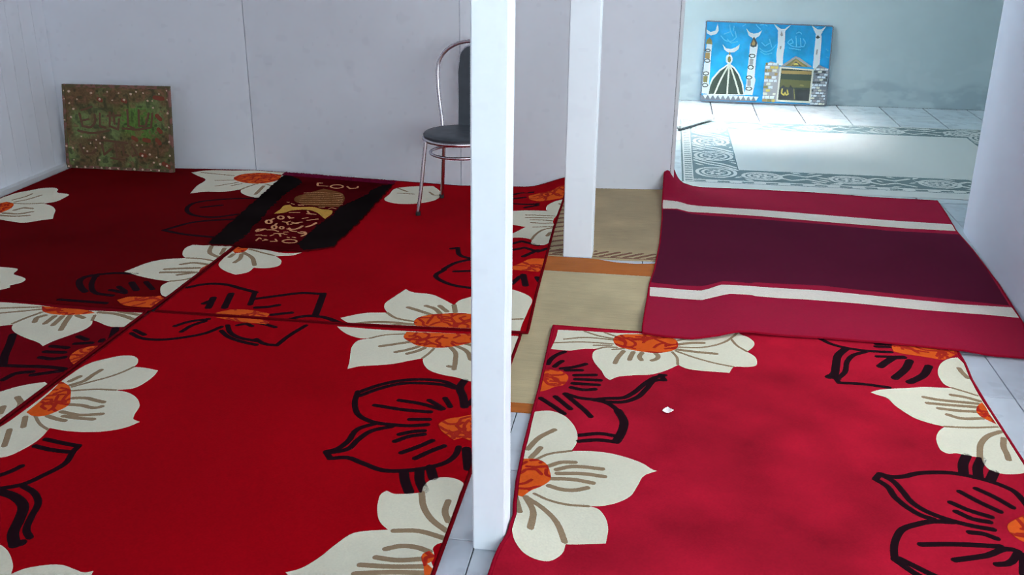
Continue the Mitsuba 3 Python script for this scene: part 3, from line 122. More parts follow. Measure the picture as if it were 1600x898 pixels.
def curve(pts, closed=False, sub=4, corner=math.radians(62)):
    """A Catmull-Rom curve through pts that keeps sharp corners sharp."""
    p = np.array(pts, float); n = len(p)
    if n < 3: return p
    tan = np.zeros_like(p); sharp = np.zeros(n, bool)
    for i in range(n):
        if not closed and i in (0, n - 1): continue
        a, b = p[i] - p[i - 1], p[(i + 1) % n] - p[i]
        la, lb = np.linalg.norm(a) + 1e-9, np.linalg.norm(b) + 1e-9
        if np.dot(a, b) / la / lb < math.cos(corner): sharp[i] = True
        tan[i] = (a / la * lb + b / lb * la) / (la + lb)
    out = []
    for i in range(n if closed else n - 1):
        j = (i + 1) % n; d = p[j] - p[i]; L = np.linalg.norm(d)
        t0 = d if (sharp[i] or (not closed and i == 0)) else tan[i] * L
        t1 = d if (sharp[j] or (not closed and j == n - 1)) else tan[j] * L
        for k in range(sub):
            t = k / sub
            out.append((2*t**3 - 3*t**2 + 1) * p[i] + (t**3 - 2*t**2 + t) * t0 + (3*t**2 - 2*t**3) * p[j] + (t**3 - t**2) * t1)
    if not closed: out.append(p[-1])
    return np.array(out)
def area(pts, smooth=True, scale=1e-3):
    q = np.array(pts, float) * scale
    g = Polygon(curve(q, True) if smooth else q)
    return g if g.is_valid else g.buffer(0)
def stroke(w, pts, scale=1e-3):
    return LineString(curve(np.array(pts, float) * scale)).buffer(w * scale / 2, quad_segs=4)
def tube(path, r, n=12, closed=False, cap=True):
    P = np.array(path, float); m = len(P)
    tg = np.roll(P, -1, 0) - np.roll(P, 1, 0) if closed else np.gradient(P, axis=0)
    tg /= np.linalg.norm(tg, axis=1)[:, None]
    ref = np.array([0, 0, 1.0]) if abs(tg[0][2]) < 0.9 else np.array([1.0, 0, 0])
    u = np.cross(tg[0], ref); u /= np.linalg.norm(u)
    rr = np.broadcast_to(r, m); rings = []
    for i in range(m):
        u = u - tg[i] * np.dot(u, tg[i]); u /= np.linalg.norm(u); w = np.cross(tg[i], u)
        a = np.arange(n) * 2 * np.pi / n
        rings.append(P[i] + rr[i] * (np.cos(a)[:, None] * u + np.sin(a)[:, None] * w))
    v = np.vstack(rings); f = []
    for i in range(m if closed else m - 1):
        j = (i + 1) % m
        for k in range(n):
            l = (k + 1) % n
            f += [[i*n + k, i*n + l, j*n + l], [i*n + k, j*n + l, j*n + k]]
    if cap and not closed:
        v = np.vstack([v, P[0], P[-1]]); a, b = len(v) - 2, len(v) - 1
        for k in range(n):
            l = (k + 1) % n; f += [[a, l, k], [b, (m-1)*n + k, (m-1)*n + l]]
    return v, np.array(f)
def ball(c, r, sub=1, squash=1.0):
    s = trimesh.creation.icosphere(sub, radius=r); v = np.array(s.vertices); v[:, 2] *= squash
    return v + np.array(c), np.array(s.faces)
def lathe(profile, n=40, centre=(0, 0, 0)):
    p = np.array(profile, float); m = len(p); v, f = [], []
    for k in range(n):
        a = 2 * math.pi * k / n
        v += [[centre[0] + r * math.cos(a), centre[1] + r * math.sin(a), centre[2] + z] for r, z in p]
    for k in range(n):
        l = (k + 1) % n
        for i in range(m - 1): f += [[k*m + i, l*m + i, l*m + i + 1], [k*m + i, l*m + i + 1, k*m + i + 1]]
    return np.array(v), np.array(f)

# ------------------------------------------------------------------ materials
def cloth(name, rgb, vary=0.12, scale=3.0, grain=260.0, gvary=0.18, rough=0.95, sheen=0.0, bump=0.0, spec=0.03):
    rgb = np.array(rgb)
    def tone(p, n, uv):
        a = fbm(p.x * scale, p.y * scale, p.z * scale, 4) - 0.5
        g = noise(p.x * grain, p.y * grain, p.z * grain) - 0.5
        k = 1 + 2 * vary * a + gvary * g
        return mi.Color3f(*[float(c) for c in rgb]) * k
    b = {'type': 'principled', 'base_color': proc(tone), 'roughness': rough, 'specular': spec}
    if sheen: b['sheen'], b['sheen_tint'] = sheen, 0.35
    if bump:
        b = {'type': 'bumpmap', 'arbitrary': proc(lambda p, n, uv: noise(p.x * 170, p.y * 170, p.z * 170), eps=2e-3), 'scale': bump, 'bsdf': b}
    scene[name] = {'type': 'twosided', 'bsdf': b}
def plain(name, rgb, rough=0.6, **more):
    scene[name] = {'type': 'twosided', 'bsdf': {'type': 'principled', 'base_color': {'type': 'rgb', 'value': list(map(float, rgb))}, 'roughness': rough, **more}}
cloth('pile_red', (0.330, 0.0010, 0.0060), vary=0.16, scale=2.2, bump=0.0012)
cloth('pile_red_worn_hazed', (0.355, 0.0058, 0.0220), vary=0.38, scale=6.0, bump=0.0012, spec=0.06)  # faded, mottled pile; the pink veil of window light is mixed into its red
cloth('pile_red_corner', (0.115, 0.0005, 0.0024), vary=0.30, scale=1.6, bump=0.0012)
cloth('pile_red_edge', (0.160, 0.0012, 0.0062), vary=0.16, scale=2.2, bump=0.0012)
cloth('pile_red_chair', (0.300, 0.0008, 0.0055), vary=0.16, scale=2.2, bump=0.0012)
cloth('pile_cream', (0.655, 0.625, 0.49), vary=0.05, scale=5, gvary=0.10, bump=0.0012)
cloth('pile_taupe', (0.27, 0.19, 0.115), vary=0.08, gvary=0.20, bump=0.0012)
cloth('pile_black', (0.014, 0.004, 0.007), vary=0.10, gvary=0.25, bump=0.0012)
cloth('pile_orange', (0.62, 0.088, 0.014), vary=0.14, scale=14, gvary=0.15, bump=0.0012)
cloth('pile_rust', (0.36, 0.020, 0.012), vary=0.10, gvary=0.2, bump=0.0012)
cloth('binding_red', (0.270, 0.004, 0.018), vary=0.08, gvary=0.15)
cloth('binding_dark', (0.130, 0.0015, 0.005), vary=0.08, gvary=0.15)
cloth('rug_magenta', (0.290, 0.0080, 0.034), vary=0.07, scale=2.5, sheen=0.40, bump=0.0006)
cloth('rug_plum', (0.085, 0.0065, 0.024), vary=0.08, scale=3, gvary=0.25, sheen=0.1, bump=0.0006)
cloth('rug_cream', (0.68, 0.62, 0.55), vary=0.04, bump=0.0006)
cloth('prayer_field', (0.062, 0.002, 0.004), vary=0.75, scale=5, gvary=0.3, bump=0.001, spec=0.0)
cloth('prayer_dark', (0.0090, 0.0060, 0.0062), vary=0.5, scale=6, gvary=0.3, bump=0.001, spec=0.0)
cloth('prayer_fringe', (0.150, 0.005, 0.030), vary=0.2, scale=20, gvary=0.4)
cloth('prayer_brown', (0.150, 0.055, 0.018), vary=0.4, scale=25, gvary=0.4)
cloth('prayer_gold', (0.50, 0.27, 0.055), vary=0.15, scale=30, gvary=0.3)
cloth('prayer_pale', (0.55, 0.26, 0.13), vary=0.2, scale=40, gvary=0.3)

def paint_tone(rgb, dirt, patch):
    def tone(p, n, uv):
        a = fbm(p.x * 1.7, p.y * 1.7, p.z * 1.7, 4)
        blotch = smoothstep(0.66, 0.78, fbm(p.x * 9 + 4, p.y * 9, p.z * 7 + 9, 3))     # handled smudges and flaked spots
        speck = smoothstep(0.83, 0.9, noise(p.x * 31, p.y * 31, p.z * 23 + 3))
        base = mi.Color3f(*rgb) * (1 + patch * (a - 0.5))
        return mix(base, mi.Color3f(*dirt), 0.12 * blotch + 0.12 * speck)
    return proc(tone)
def paint(name, rgb, dirt, patch=0.22, rough=0.75, bump=0.0012):
    lumps = proc(lambda p, n, uv: fbm(p.x * 11, p.y * 11, p.z * 6, 3), eps=4e-3)
    scene[name] = {'type': 'twosided', 'bsdf': {'type': 'bumpmap', 'arbitrary': lumps, 'scale': bump, 'bsdf': {'type': 'principled', 'base_color': paint_tone(rgb, dirt, patch), 'roughness': rough, 'specular': 0.35}}}
paint('paint_lilac', (0.745, 0.775, 0.825), (0.50, 0.51, 0.57), patch=0.12)
paint('paint_blue', (0.66, 0.72, 0.83), (0.76, 0.80, 0.86), patch=0.12)
paint('paint_post', (0.765, 0.835, 0.875), (0.62, 0.66, 0.74), patch=0.06, rough=0.45, bump=0.0006)
def far_tone(p, n, uv):
    a = fbm(p.x * 2.1, p.y * 2.1, p.z * 2.1, 4)
    base = mi.Color3f(0.56, 0.645, 0.665) * (1 + 0.25 * (a - 0.5))
    edge = 0.10 + 0.22 * fbm(p.x * 2.6, 3.0, 5.0, 4)                                    # damp stain with a ragged upper outline
    damp = smoothstep(0.04, -0.02, p.z - edge) * smoothstep(0.36, 0.62, fbm(p.x * 6, p.z * 11, 2.0, 4))
    pale = smoothstep(0.62, 0.70, fbm(p.x * 5 + 7, p.z * 8, 1.0, 3)) * smoothstep(0.6, 0.3, p.z)
    return mix(mix(base, mi.Color3f(0.30, 0.38, 0.43), 0.40 * damp), mi.Color3f(0.72, 0.78, 0.80), 0.18 * pale)
scene['paint_far'] = {'type': 'twosided', 'bsdf': {'type': 'bumpmap', 'arbitrary': proc(lambda p, n, uv: fbm(p.x * 9, p.y * 9, p.z * 9, 3), eps=4e-3), 'scale': 0.0015,
                      'bsdf': {'type': 'principled', 'base_color': proc(far_tone), 'roughness': 0.7, 'specular': 0.35}}}
plain('joint_dark', (0.06, 0.06, 0.07), 0.9)
plain('ceiling_board', (0.62, 0.64, 0.66), 0.9)
plain('trim_grey', (0.55, 0.57, 0.58), 0.7)
plain('frame_white', (0.72, 0.74, 0.76), 0.5)
def tile_bsdf(name, rgb):
    def tone(p, n, uv):
        vein = fbm(p.x * 7 + 2 * fbm(p.x * 3, p.y * 3, 1.0, 2), p.y * 7, 0.0, 4)
        scuff = smoothstep(0.60, 0.75, fbm(p.x * 16, p.y * 16, 4.0, 3))
        return mix(mi.Color3f(*rgb) * (0.86 + 0.28 * vein), mi.Color3f(0.33, 0.36, 0.40), 0.30 * scuff)
    scene[name] = {'type': 'twosided', 'bsdf': {'type': 'principled', 'base_color': proc(tone), 'roughness': 0.28, 'specular': 0.5}}
tile_bsdf('tile_grey', (0.46, 0.50, 0.56))
tile_bsdf('tile_pale', (0.50, 0.545, 0.60))
tile_bsdf('tile_far', (0.60, 0.65, 0.69))
tile_bsdf('tile_far_pale', (0.64, 0.69, 0.72))
plain('grout', (0.09, 0.10, 0.115), 0.95)
def straw(name, rgb):
    def tone(p, n, uv):
        w = 0.5 + 0.25 * dr.sin(p.x * 700) * dr.sin(p.y * 700)
        a = fbm(p.x * 5, p.y * 5, 0.0, 4)
        lines = noise(p.x * 14, p.y * 380, 0.0)
        return mi.Color3f(*rgb) * (0.72 + 0.42 * a + 0.10 * (w - 0.5) + 0.14 * (lines - 0.5))
    scene[name] = {'type': 'twosided', 'bsdf': {'type': 'principled', 'base_color': proc(tone), 'roughness': 0.7, 'specular': 0.3}}
straw('straw_pale', (0.50, 0.405, 0.235)); straw('straw_tan', (0.42, 0.315, 0.18)); straw('straw_brown', (0.20, 0.10, 0.055)); straw('mat_orange', (0.43, 0.118, 0.018))
plain('vinyl_white', (0.66, 0.66, 0.63), 0.32, specular=0.5); plain('vinyl_grey', (0.125, 0.175, 0.18), 0.35, specular=0.5); plain('vinyl_black', (0.02, 0.025, 0.03), 0.4)
scene['chrome'] = {'type': 'twosided', 'bsdf': {'type': 'roughconductor', 'material': 'Cr', 'alpha': 0.14}}
def leather(p, n, uv):
    return mi.Color3f(0.050, 0.060, 0.072) * (0.8 + 0.4 * fbm(p.x * 30, p.y * 30, p.z * 30, 3))
scene['leatherette'] = {'type': 'twosided', 'bsdf': {'type': 'principled', 'base_color': proc(leather), 'roughness': 0.42, 'specular': 0.5}}
plain('rubber', (0.02, 0.02, 0.02), 0.8); plain('paper', (0.85, 0.80, 0.78), 0.8)
CRAFT = dict(white=(0.62, 0.68, 0.72), cream=(0.60, 0.60, 0.50), ghost=(0.08, 0.42, 0.72), olive=(0.20, 0.17, 0.055), olivedark=(0.105, 0.10, 0.035), tan=(0.34, 0.22, 0.075), gold=(0.55, 0.42, 0.08),
             taupe=(0.30, 0.29, 0.30), dark=(0.05, 0.06, 0.06), green=(0.022, 0.035, 0.022), slate=(0.17, 0.19, 0.22), black=(0.018, 0.02, 0.02), brown=(0.135, 0.062, 0.030), red=(0.20, 0.040, 0.018), shell=(0.62, 0.45, 0.33))
for k, c in CRAFT.items(): plain('craft_' + k, c, 0.6)
def blue_tone(p, n, uv):
    return mi.Color3f(0.0, 0.30, 0.66) * (0.62 + 0.75 * fbm(p.x * 8, p.z * 8, 2.0, 4))
scene['craft_blue'] = {'type': 'twosided', 'bsdf': {'type': 'principled', 'base_color': proc(blue_tone), 'roughness': 0.4}}
def moss_tone(p, n, uv):
    a = fbm(p.x * 9, p.z * 9, 3.0, 4); b = fbm(p.x * 6 + 5, p.z * 6, 8.0, 3); g = noise(p.x * 120, p.z * 120, 1.0)
    c = mix(mi.Color3f(0.115, 0.110, 0.034), mi.Color3f(0.165, 0.215, 0.070), smoothstep(0.4, 0.62, a))
    c = mix(c, mi.Color3f(0.150, 0.065, 0.028), 0.75 * smoothstep(0.52, 0.68, b))
    d = dr.sqrt(dr.square((p.x + 3.28) / 0.14) + dr.square((p.z - 0.33) / 0.12))
    c = mix(c, mi.Color3f(0.085, 0.250, 0.030), 0.7 * smoothstep(1.3, 0.5, d + 0.8 * (a - 0.5)))
    f = noise(p.x * 45, p.z * 45, 6.0)
    c = mix(c, mi.Color3f(0.23, 0.10, 0.055), 0.55 * smoothstep(0.66, 0.85, f))
    c = mix(c, mi.Color3f(0.035, 0.040, 0.015), 0.6 * smoothstep(0.34, 0.16, f))
    return c * (0.75 + 0.5 * g)
scene['craft_moss'] = {'type': 'twosided', 'bsdf': {'type': 'bumpmap', 'arbitrary': proc(lambda p, n, uv: noise(p.x * 110, p.y * 110, p.z * 110), eps=2e-3), 'scale': 0.004, 'bsdf': {'type': 'principled', 'base_color': proc(moss_tone), 'roughness': 0.7}}}
def moss_edge(p, n, uv):
    g = noise(p.x * 60, p.z * 60, 1.0)
    return mix(mi.Color3f(0.105, 0.085, 0.035), mi.Color3f(0.24, 0.105, 0.085), smoothstep(0.35, 0.75, g))
scene['craft_mossedge'] = {'type': 'twosided', 'bsdf': {'type': 'principled', 'base_color': proc(moss_edge), 'roughness': 0.7}}

# ------------------------------------------------------------------ the room
def structure(key, mesh, bsdf, label=None, smooth=False): return add(key, mesh, bsdf, smooth, label, kind='structure')
ROOM_H = 2.75
structure('floor', block(-4.0, 4.5, -1.1, 9.35, -0.10, -0.008), 'grout', 'dark grout bed between the floor tiles')
tiles = []
GAP = 0.0035
def tile(x0, x1, y0, y1, bs, dz=0.0, GAP=0.0035):
    add('floor__tile', block(x0 + GAP/2, x1 - GAP/2, y0 + GAP/2, y1 - GAP/2, -0.008, dz, 0.0015), bs)
rng = np.random.default_rng(3)
YS = [1.446, 1.821, 2.196, 2.571, 2.946, 3.33, 3.705, 4.08, 4.455, 4.83, 5.205, 5.58, 5.955]
XS = [-0.797, -0.422, -0.047, 0.328, 0.703, 0.912, 1.287, 1.662, 1.92]   # the tiles left of the pier
for i in range(len(XS) - 1):
    for j in range(len(YS) - 1):
        hidden = (-0.35 < XS[i] and XS[i+1] < 1.10 and 1.9 < YS[j] and YS[j+1] < 6.0 and not 4.4 < YS[j] < 4.9)
        if hidden or XS[i+1] < -0.75 or (XS[i] > 1.6 and YS[j] < 5.1): continue
        tile(XS[i], XS[i+1], YS[j], YS[j+1], ('tile_grey', 'tile_pale')[rng.integers(2)], rng.uniform(-0.0006, 0))
XF = [0.434 + 0.3715 * k for k in range(-5, 11)]
YF = [5.59, 5.9565, 6.33, 6.70, 7.07, 7.44, 7.81, 8.18, 8.55, 8.79, 9.20]
for i in range(len(XF) - 1):
    for j in range(len(YF) - 1):
        if j == 0 and XF[i] < 1.9: continue
        if j in (2, 3, 4, 5) and 1 <= XF[i] and XF[i+1] < 2.2: continue                   # under the printed mat
        tile(XF[i], XF[i+1], YF[j], YF[j+1], ('tile_far', 'tile_far_pale')[rng.integers(2)], rng.uniform(-0.0006, 0), 0.011)
def strip(a, b, t, z0, z1, gap=0.0):
    """A wall piece: its seen face stands on the line a-b, thickness t to the left of a->b."""
    a, b = np.array(a, float), np.array(b, float); d = (b - a) / np.linalg.norm(b - a); n = np.array([-d[1], d[0]])
    a, b = a + d * gap / 2, b - d * gap / 2
    return slab(Polygon([a, b, b + n * t, a + n * t]), z0, z1)
# left wall: painted upright boards
LA, LB = np.array([-3.772, -1.0]), np.array([-3.838, 5.83])
structure('wall_left', strip(LB + [-0.02, 0.1], LA + [-0.02, 0], -0.10, 0, ROOM_H), 'joint_dark', 'dark gaps between the painted boards of the left wall')
nb = 54
for i in range(nb):
    a, b = LA + (LB - LA) * i / nb, LA + (LB - LA) * (i + 1) / nb
    if b[1] < 3.0: continue
    add('wall_left__board', strip(b, a, -0.02 - rng.uniform(0, 0.0015), 0, ROOM_H, 0.002), 'paint_lilac')
structure('wall_left__near_panel', strip(LA + (LB - LA) * 31 / 54, LA, -0.02, 0, ROOM_H), 'paint_lilac')
structure('baseboard_left', slab(Polygon([LA + [0.0, 0], LB, LB + [0.045, 0], LA + [0.045, 0]]), 0, 0.035), 'trim_grey', 'grey strip along the foot of the left wall')
# back wall: three tall painted sheets on studs
BK = [(-3.86, 5.83), (-2.582, 5.945), (-1.195, 5.805), (0.077, 5.975)]
structure('wall_back', join(*[strip((BK[i][0], BK[i][1] + 0.012), (BK[i+1][0], BK[i+1][1] + 0.012), 0.08, 0, ROOM_H) for i in range(3)]), 'joint_dark', 'stud wall behind the painted sheets')
for i in range(3): add('wall_back__sheet', strip(BK[i], BK[i+1], 0.012, 0, ROOM_H, 0.004), 'paint_lilac')
add('wall_back__edge_trim', block(0.0765, 0.098, 5.967, 6.07, 0, ROOM_H, 0.003), 'frame_white', label='white trim on the free end of the back wall')
# right wall pier, then the room widens towards the window behind the viewer
structure('wall_right', join(slab(Polygon([(1.645, 5.385), (1.548, 4.06), (1.71, 4.06), (1.80, 5.385)]), 0, ROOM_H),
     slab(Polygon([(1.548, 4.06), (1.452, 2.70), (1.44, 2.6), (3.4, 2.6), (3.4, 2.72), (1.61, 2.72), (1.71, 4.06)]), 2.12, ROOM_H),
     slab(Polygon([(1.452, 2.70), (1.445, 2.6), (3.4, 2.6), (3.4, 2.72), (1.61, 2.72)]), 0, 2.12)), 'paint_blue', 'pale blue painted wall on the right')
structure('wall_right_outer', block(3.4, 3.5, -1.1, 2.72, 0, ROOM_H), 'paint_lilac')
structure('wall_far', block(-1.9, 4.4, 9.20, 9.32, 0, ROOM_H), 'paint_far', 'stained pale wall at the back of the far room')
structure('wall_far_right', block(4.3, 4.4, 5.27, 9.2, 0, ROOM_H), 'paint_far')
structure('wall_far_near', block(1.74, 4.3, 5.27, 5.385, 0, ROOM_H), 'paint_far')
def wall_with_hole(axis, lo, hi, pos, t, h0, h1, z0, z1):
    m = block(lo, hi, pos, pos + t, 0, ROOM_H) if axis == 'x' else block(pos, pos + t, lo, hi, 0, ROOM_H)
    cut = block(h0, h1, pos - 1, pos + 1, z0, z1) if axis == 'x' else block(pos - 1, pos + 1, h0, h1, z0, z1)
    return m - cut
def quad(a, b, c, d): return np.array([a, b, c, d], float), np.array([[0, 1, 2], [0, 2, 3]])
# window behind the viewer
FY = -1.0
W1 = (0.0, 3.2, 0.9, 2.5)
structure('wall_front', wall_with_hole('x', -4.0, 3.5, FY - 0.1, 0.1, *W1), 'paint_lilac')
bars = [block(x - 0.03, x + 0.03, FY - 0.08, FY - 0.02, W1[2], W1[3]) for x in np.linspace(W1[0] + 0.03, W1[1] - 0.03, 5)] + [block(W1[0], W1[1], FY - 0.08, FY - 0.02, z - 0.03, z + 0.03) for z in (W1[2] + 0.03, W1[3] - 0.03)]
structure('window_1', join(*bars), 'frame_white', 'white framed window behind the viewer')
W1X = np.linspace(W1[0], W1[1], 5)
for a, b in zip(W1X[:-1], W1X[1:]):
    add('window_1__pane', quad((a, FY - 0.05, W1[2]), (a, FY - 0.05, W1[3]), (b, FY - 0.05, W1[3]), (b, FY - 0.05, W1[2])), 'frame_white', emitter={'type': 'area', 'radiance': {'type': 'rgb', 'value': DAY_FRONT}})
# unseen glazed door, added in the right wall to light the middle floor
D0, D1 = np.array([1.53, 2.74]), np.array([1.622, 4.04])
dd = (D1 - D0) / np.linalg.norm(D1 - D0)
def door_piece(a, b, z0, z1, t=0.05): return strip(D0 + dd * b, D0 + dd * a, -t, z0, z1)
DL = np.linalg.norm(D1 - D0)
structure('added_door_1', join(door_piece(0, 0.07, 0, 2.12), door_piece(DL / 2 - 0.05, DL / 2 + 0.05, 0, 2.12), door_piece(DL - 0.07, DL, 0, 2.12), door_piece(0.07, DL - 0.07, 0, 0.72), door_piece(0.07, DL - 0.07, 2.04, 2.12)), 'frame_white', 'unseen white glazed door added in the right wall for light')
for a, b in ((0.07, DL / 2 - 0.05), (DL / 2 + 0.05, DL - 0.07)):
    p, q = D0 + dd * a + [0.02, 0], D0 + dd * b + [0.02, 0]
    add('added_door_1__pane', quad((*q, 0.72), (*p, 0.72), (*p, 2.04), (*q, 2.04)), 'frame_white', emitter={'type': 'area', 'radiance': {'type': 'rgb', 'value': DAY_ADDED_DOOR}})
# far room: side window and roof light
W2 = (7.0, 8.7, 0.9, 2.1)
structure('wall_far_left', wall_with_hole('y', 5.9, 9.2, -1.8, 0.1, *W2), 'paint_far')
bars = [block(-1.78, -1.72, y - 0.03, y + 0.03, W2[2], W2[3]) for y in (W2[0] + 0.03, (W2[0] + W2[1]) / 2, W2[1] - 0.03)] + [block(-1.78, -1.72, W2[0], W2[1], z - 0.03, z + 0.03) for z in (W2[2] + 0.03, W2[3] - 0.03)]
structure('window_2', join(*bars), 'frame_white', 'window in the side of the far room')
for a, b in ((W2[0], (W2[0] + W2[1]) / 2), ((W2[0] + W2[1]) / 2, W2[1])):
    add('window_2__pane', quad((-1.75, a, W2[2]), (-1.75, b, W2[2]), (-1.75, b, W2[3]), (-1.75, a, W2[3])), 'frame_white', emitter={'type': 'area', 'radiance': {'type': 'rgb', 'value': DAY_SIDE}})
RL = (0.48, 0.94, 7.92, 8.38)
structure('ceiling', block(-4.0, 4.5, -1.1, 9.35, ROOM_H, ROOM_H + 0.05) - block(RL[0], RL[1], RL[2], RL[3], 2, 4), 'ceiling_board')
shaft = block(RL[0] - 0.05, RL[1] + 0.05, RL[2] - 0.05, RL[3] + 0.05, ROOM_H + 0.05, 4.0) - block(RL[0], RL[1], RL[2], RL[3], 2, 3.95)
structure('window_3', shaft, 'joint_dark', 'roof light shaft over the far room')
add('window_3__pane', quad((RL[0] + .02, RL[2] + .02, 3.9), (RL[0] + .02, RL[3] - .02, 3.9), (RL[1] - .02, RL[3] - .02, 3.9), (RL[1] - .02, RL[2] + .02, 3.9)), 'frame_white', emitter={'type': 'area', 'radiance': {'type': 'rgb', 'value': DAY_ROOF}})

# ------------------------------------------------------------------ posts
def post(x0, x1, y0, y1, key, label):
    pr = np.random.default_rng(int(y0 * 100)); m = block(x0, x1, y0, y1, 0, ROOM_H, 0.004)
    m = m.refine_to_length(0.12)
    def bow(p):
        p = np.array(p); q = p.copy()
        w = meshkit.fbm(np.stack([p[:, 2] * 2.2, p[:, 0] * 0, p[:, 0] * 0], 1), 3, 4) - 0.5
        fade = np.clip(p[:, 2] / 0.4, 0, 1)
        q[:, 0] += 0.005 * w * fade
        return q
    return add(key, m.warp_batch(bow), 'paint_post', label=label, category='post')
post(-0.4235, -0.3370, 2.158, 2.250, 'wooden_post', 'white painted square post in the foreground beside the right carpet')
post(-0.4365, -0.2945, 4.585, 4.700, 'wooden_post', 'white painted square post farther back, standing between the two straw mats')

# ------------------------------------------------------------------ floral carpets
def pieces(g):
    return sorted([q for q in getattr(g, 'geoms', [g]) if q.geom_type == 'Polygon' and q.area > 2e-5], key=lambda q: -q.area)
def centre_stitches(g, seed):
    r = np.random.default_rng(seed); x0, y0, x1, y1 = g.bounds; out = []
    for k in range(int(5 + (x1 - x0) * (y1 - y0) * 330)):
        c = np.array([r.uniform(x0, x1), r.uniform(y0, y1)]); a = r.uniform(0, 6.28); pts = [c]
        for s in range(4):
            a += r.uniform(-1.3, 1.3); c = c + 0.030 * np.array([math.cos(a), math.sin(a)]); pts.append(c)
        out.append(LineString(curve(pts)).buffer(0.0058, quad_segs=2))
    return unary_union(out).intersection(g)
Z0, Z1 = 0.0035, 0.0125
PILE = {'floral_carpet': 'pile_red_worn_hazed', 'floral_carpet_002': 'pile_red_chair', 'floral_carpet_003': 'pile_red_corner', 'floral_carpet_004': 'pile_red_edge'}
def carpet(key, label, data, outline, rise, flowers, seed, edge=0.012):
    base = Polygon(outline); inner = base.buffer(-edge, join_style='mitre')
    root = key
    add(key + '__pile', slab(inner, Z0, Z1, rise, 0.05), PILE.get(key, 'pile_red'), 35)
    ring = np.array(base.buffer(-edge * 0.5, join_style='mitre').segmentize(0.04).exterior.coords)[:-1]
    z = rise(ring[:, 0], ring[:, 1]) + (Z0 + Z1) / 2 + 0.0005
    v, f = tube(np.column_stack([ring, z]), edge * 0.5, 8, closed=True)
    v[:, 2] = np.maximum(v[:, 2], 0.0037)
    add(key + '__binding', (v, f), 'binding_red' if key == 'floral_carpet' else 'binding_dark', True, 'dark red bound edge')
    tag(key, label, 'carpet', 'red floral carpets')
    for n, fl in enumerate(data):
        petals = unary_union([area(p) for p in fl.get('p', [])]).intersection(inner) if 'p' in fl else None
        cents = unary_union([area(p) for p in fl.get('c', [])]).intersection(inner) if 'c' in fl else None
        white = fl['k'] == 'white'
        if white:
            k = add(key + '__white_flower', slab(petals, Z1 - 0.004, Z1 + 0.0008, rise), 'pile_cream', 35, 'cream flower cut into the pile')
            if 'v' in fl:
                vein = unary_union([stroke(w, p) for w, p in fl['v']]).intersection(petals)
                for q in pieces(vein): add(k + '__vein', slab(q, Z1 - 0.003, Z1 + 0.0012, rise), 'pile_taupe', 35, 'taupe vein')
        else:
            lines = [stroke(w, p) for w, p in fl.get('b', [])]
            g = unary_union(lines).intersection(inner)
            k = None
            for q in pieces(g):
                kk = add((k + '__petal_line') if k else key + '__outlined_flower', slab(q, Z1 - 0.003, Z1 + 0.0008, rise), 'pile_black', 35, None if k else 'flower drawn in black lines')
                k = k or kk
        if cents is not None and not cents.is_empty:
            kk = (k or key) + '__flower_centre' if k else key + '__flower_centre'
            add(kk, slab(cents, Z1 - 0.003, Z1 + 0.0016, rise), 'pile_orange', 35, 'orange flower centre')
            m = slab(centre_stitches(cents, seed + n), Z1 - 0.002, Z1 + 0.0021, rise)
            if m is not None: add(k + '__centre_line' if k else key + '__centre_line', m, 'pile_rust', 35, 'rust red lines in the centre', kind='stuff')
RIGHT = [(-0.388, 3.692), (-0.372, 3.11), (-0.371, 2.92), (-0.368, 2.70), (-0.360, 2.50), (-0.347, 2.36), (-0.3345, 2.27), (-0.3335, 2.20), (-0.3345, 2.162), (-0.340, 2.146), (-0.348, 2.12), (-0.356, 2.08), (-0.362, 2.02), (-0.366, 1.90), (-0.366, 1.45),
         (1.17, 1.45), (1.172, 2.93), (1.172, 3.25), (1.176, 3.44), (1.190, 3.58), (1.196, 3.80), (0.6, 3.80), (0.36, 3.77), (0.18, 3.662), (-0.03, 3.682)]
carpet('floral_carpet', 'red carpet with cream flowers lying right of the front post', DATA['R'], RIGHT, rise_near, None, 10)
carpet('floral_carpet_001', 'red floral carpet in the near middle, left of the front post', DATA['LR'], [(-2.060, 3.548), (-1.2, 3.548), (-0.494, 3.582), (-0.494, 1.25), (-2.064, 1.25)], rise_flat, None, 30)
carpet('floral_carpet_002', 'red floral carpet under the chrome chair and the dark prayer rug', DATA['UR'], [(-2.068, 5.878), (-2.055, 3.75), (-2.050, 3.556), (-1.2, 3.556), (-0.470, 3.592), (-0.491, 4.03), (-0.508, 4.53), (-0.524, 5.0), (-0.53, 5.35), (-0.52, 5.87), (-0.75, 5.84), (-1.195, 5.788)], rise_chair, None, 50)
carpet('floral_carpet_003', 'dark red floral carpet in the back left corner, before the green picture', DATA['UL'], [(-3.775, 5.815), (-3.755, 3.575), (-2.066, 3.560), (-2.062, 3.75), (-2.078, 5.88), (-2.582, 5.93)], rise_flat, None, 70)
carpet('floral_carpet_004', 'red floral carpet at the left edge, nearest the bottom left', DATA['LL'], [(-2.070, 3.552), (-3.745, 3.566), (-3.735, 1.25), (-2.070, 1.25)], rise_flat, None, 90)

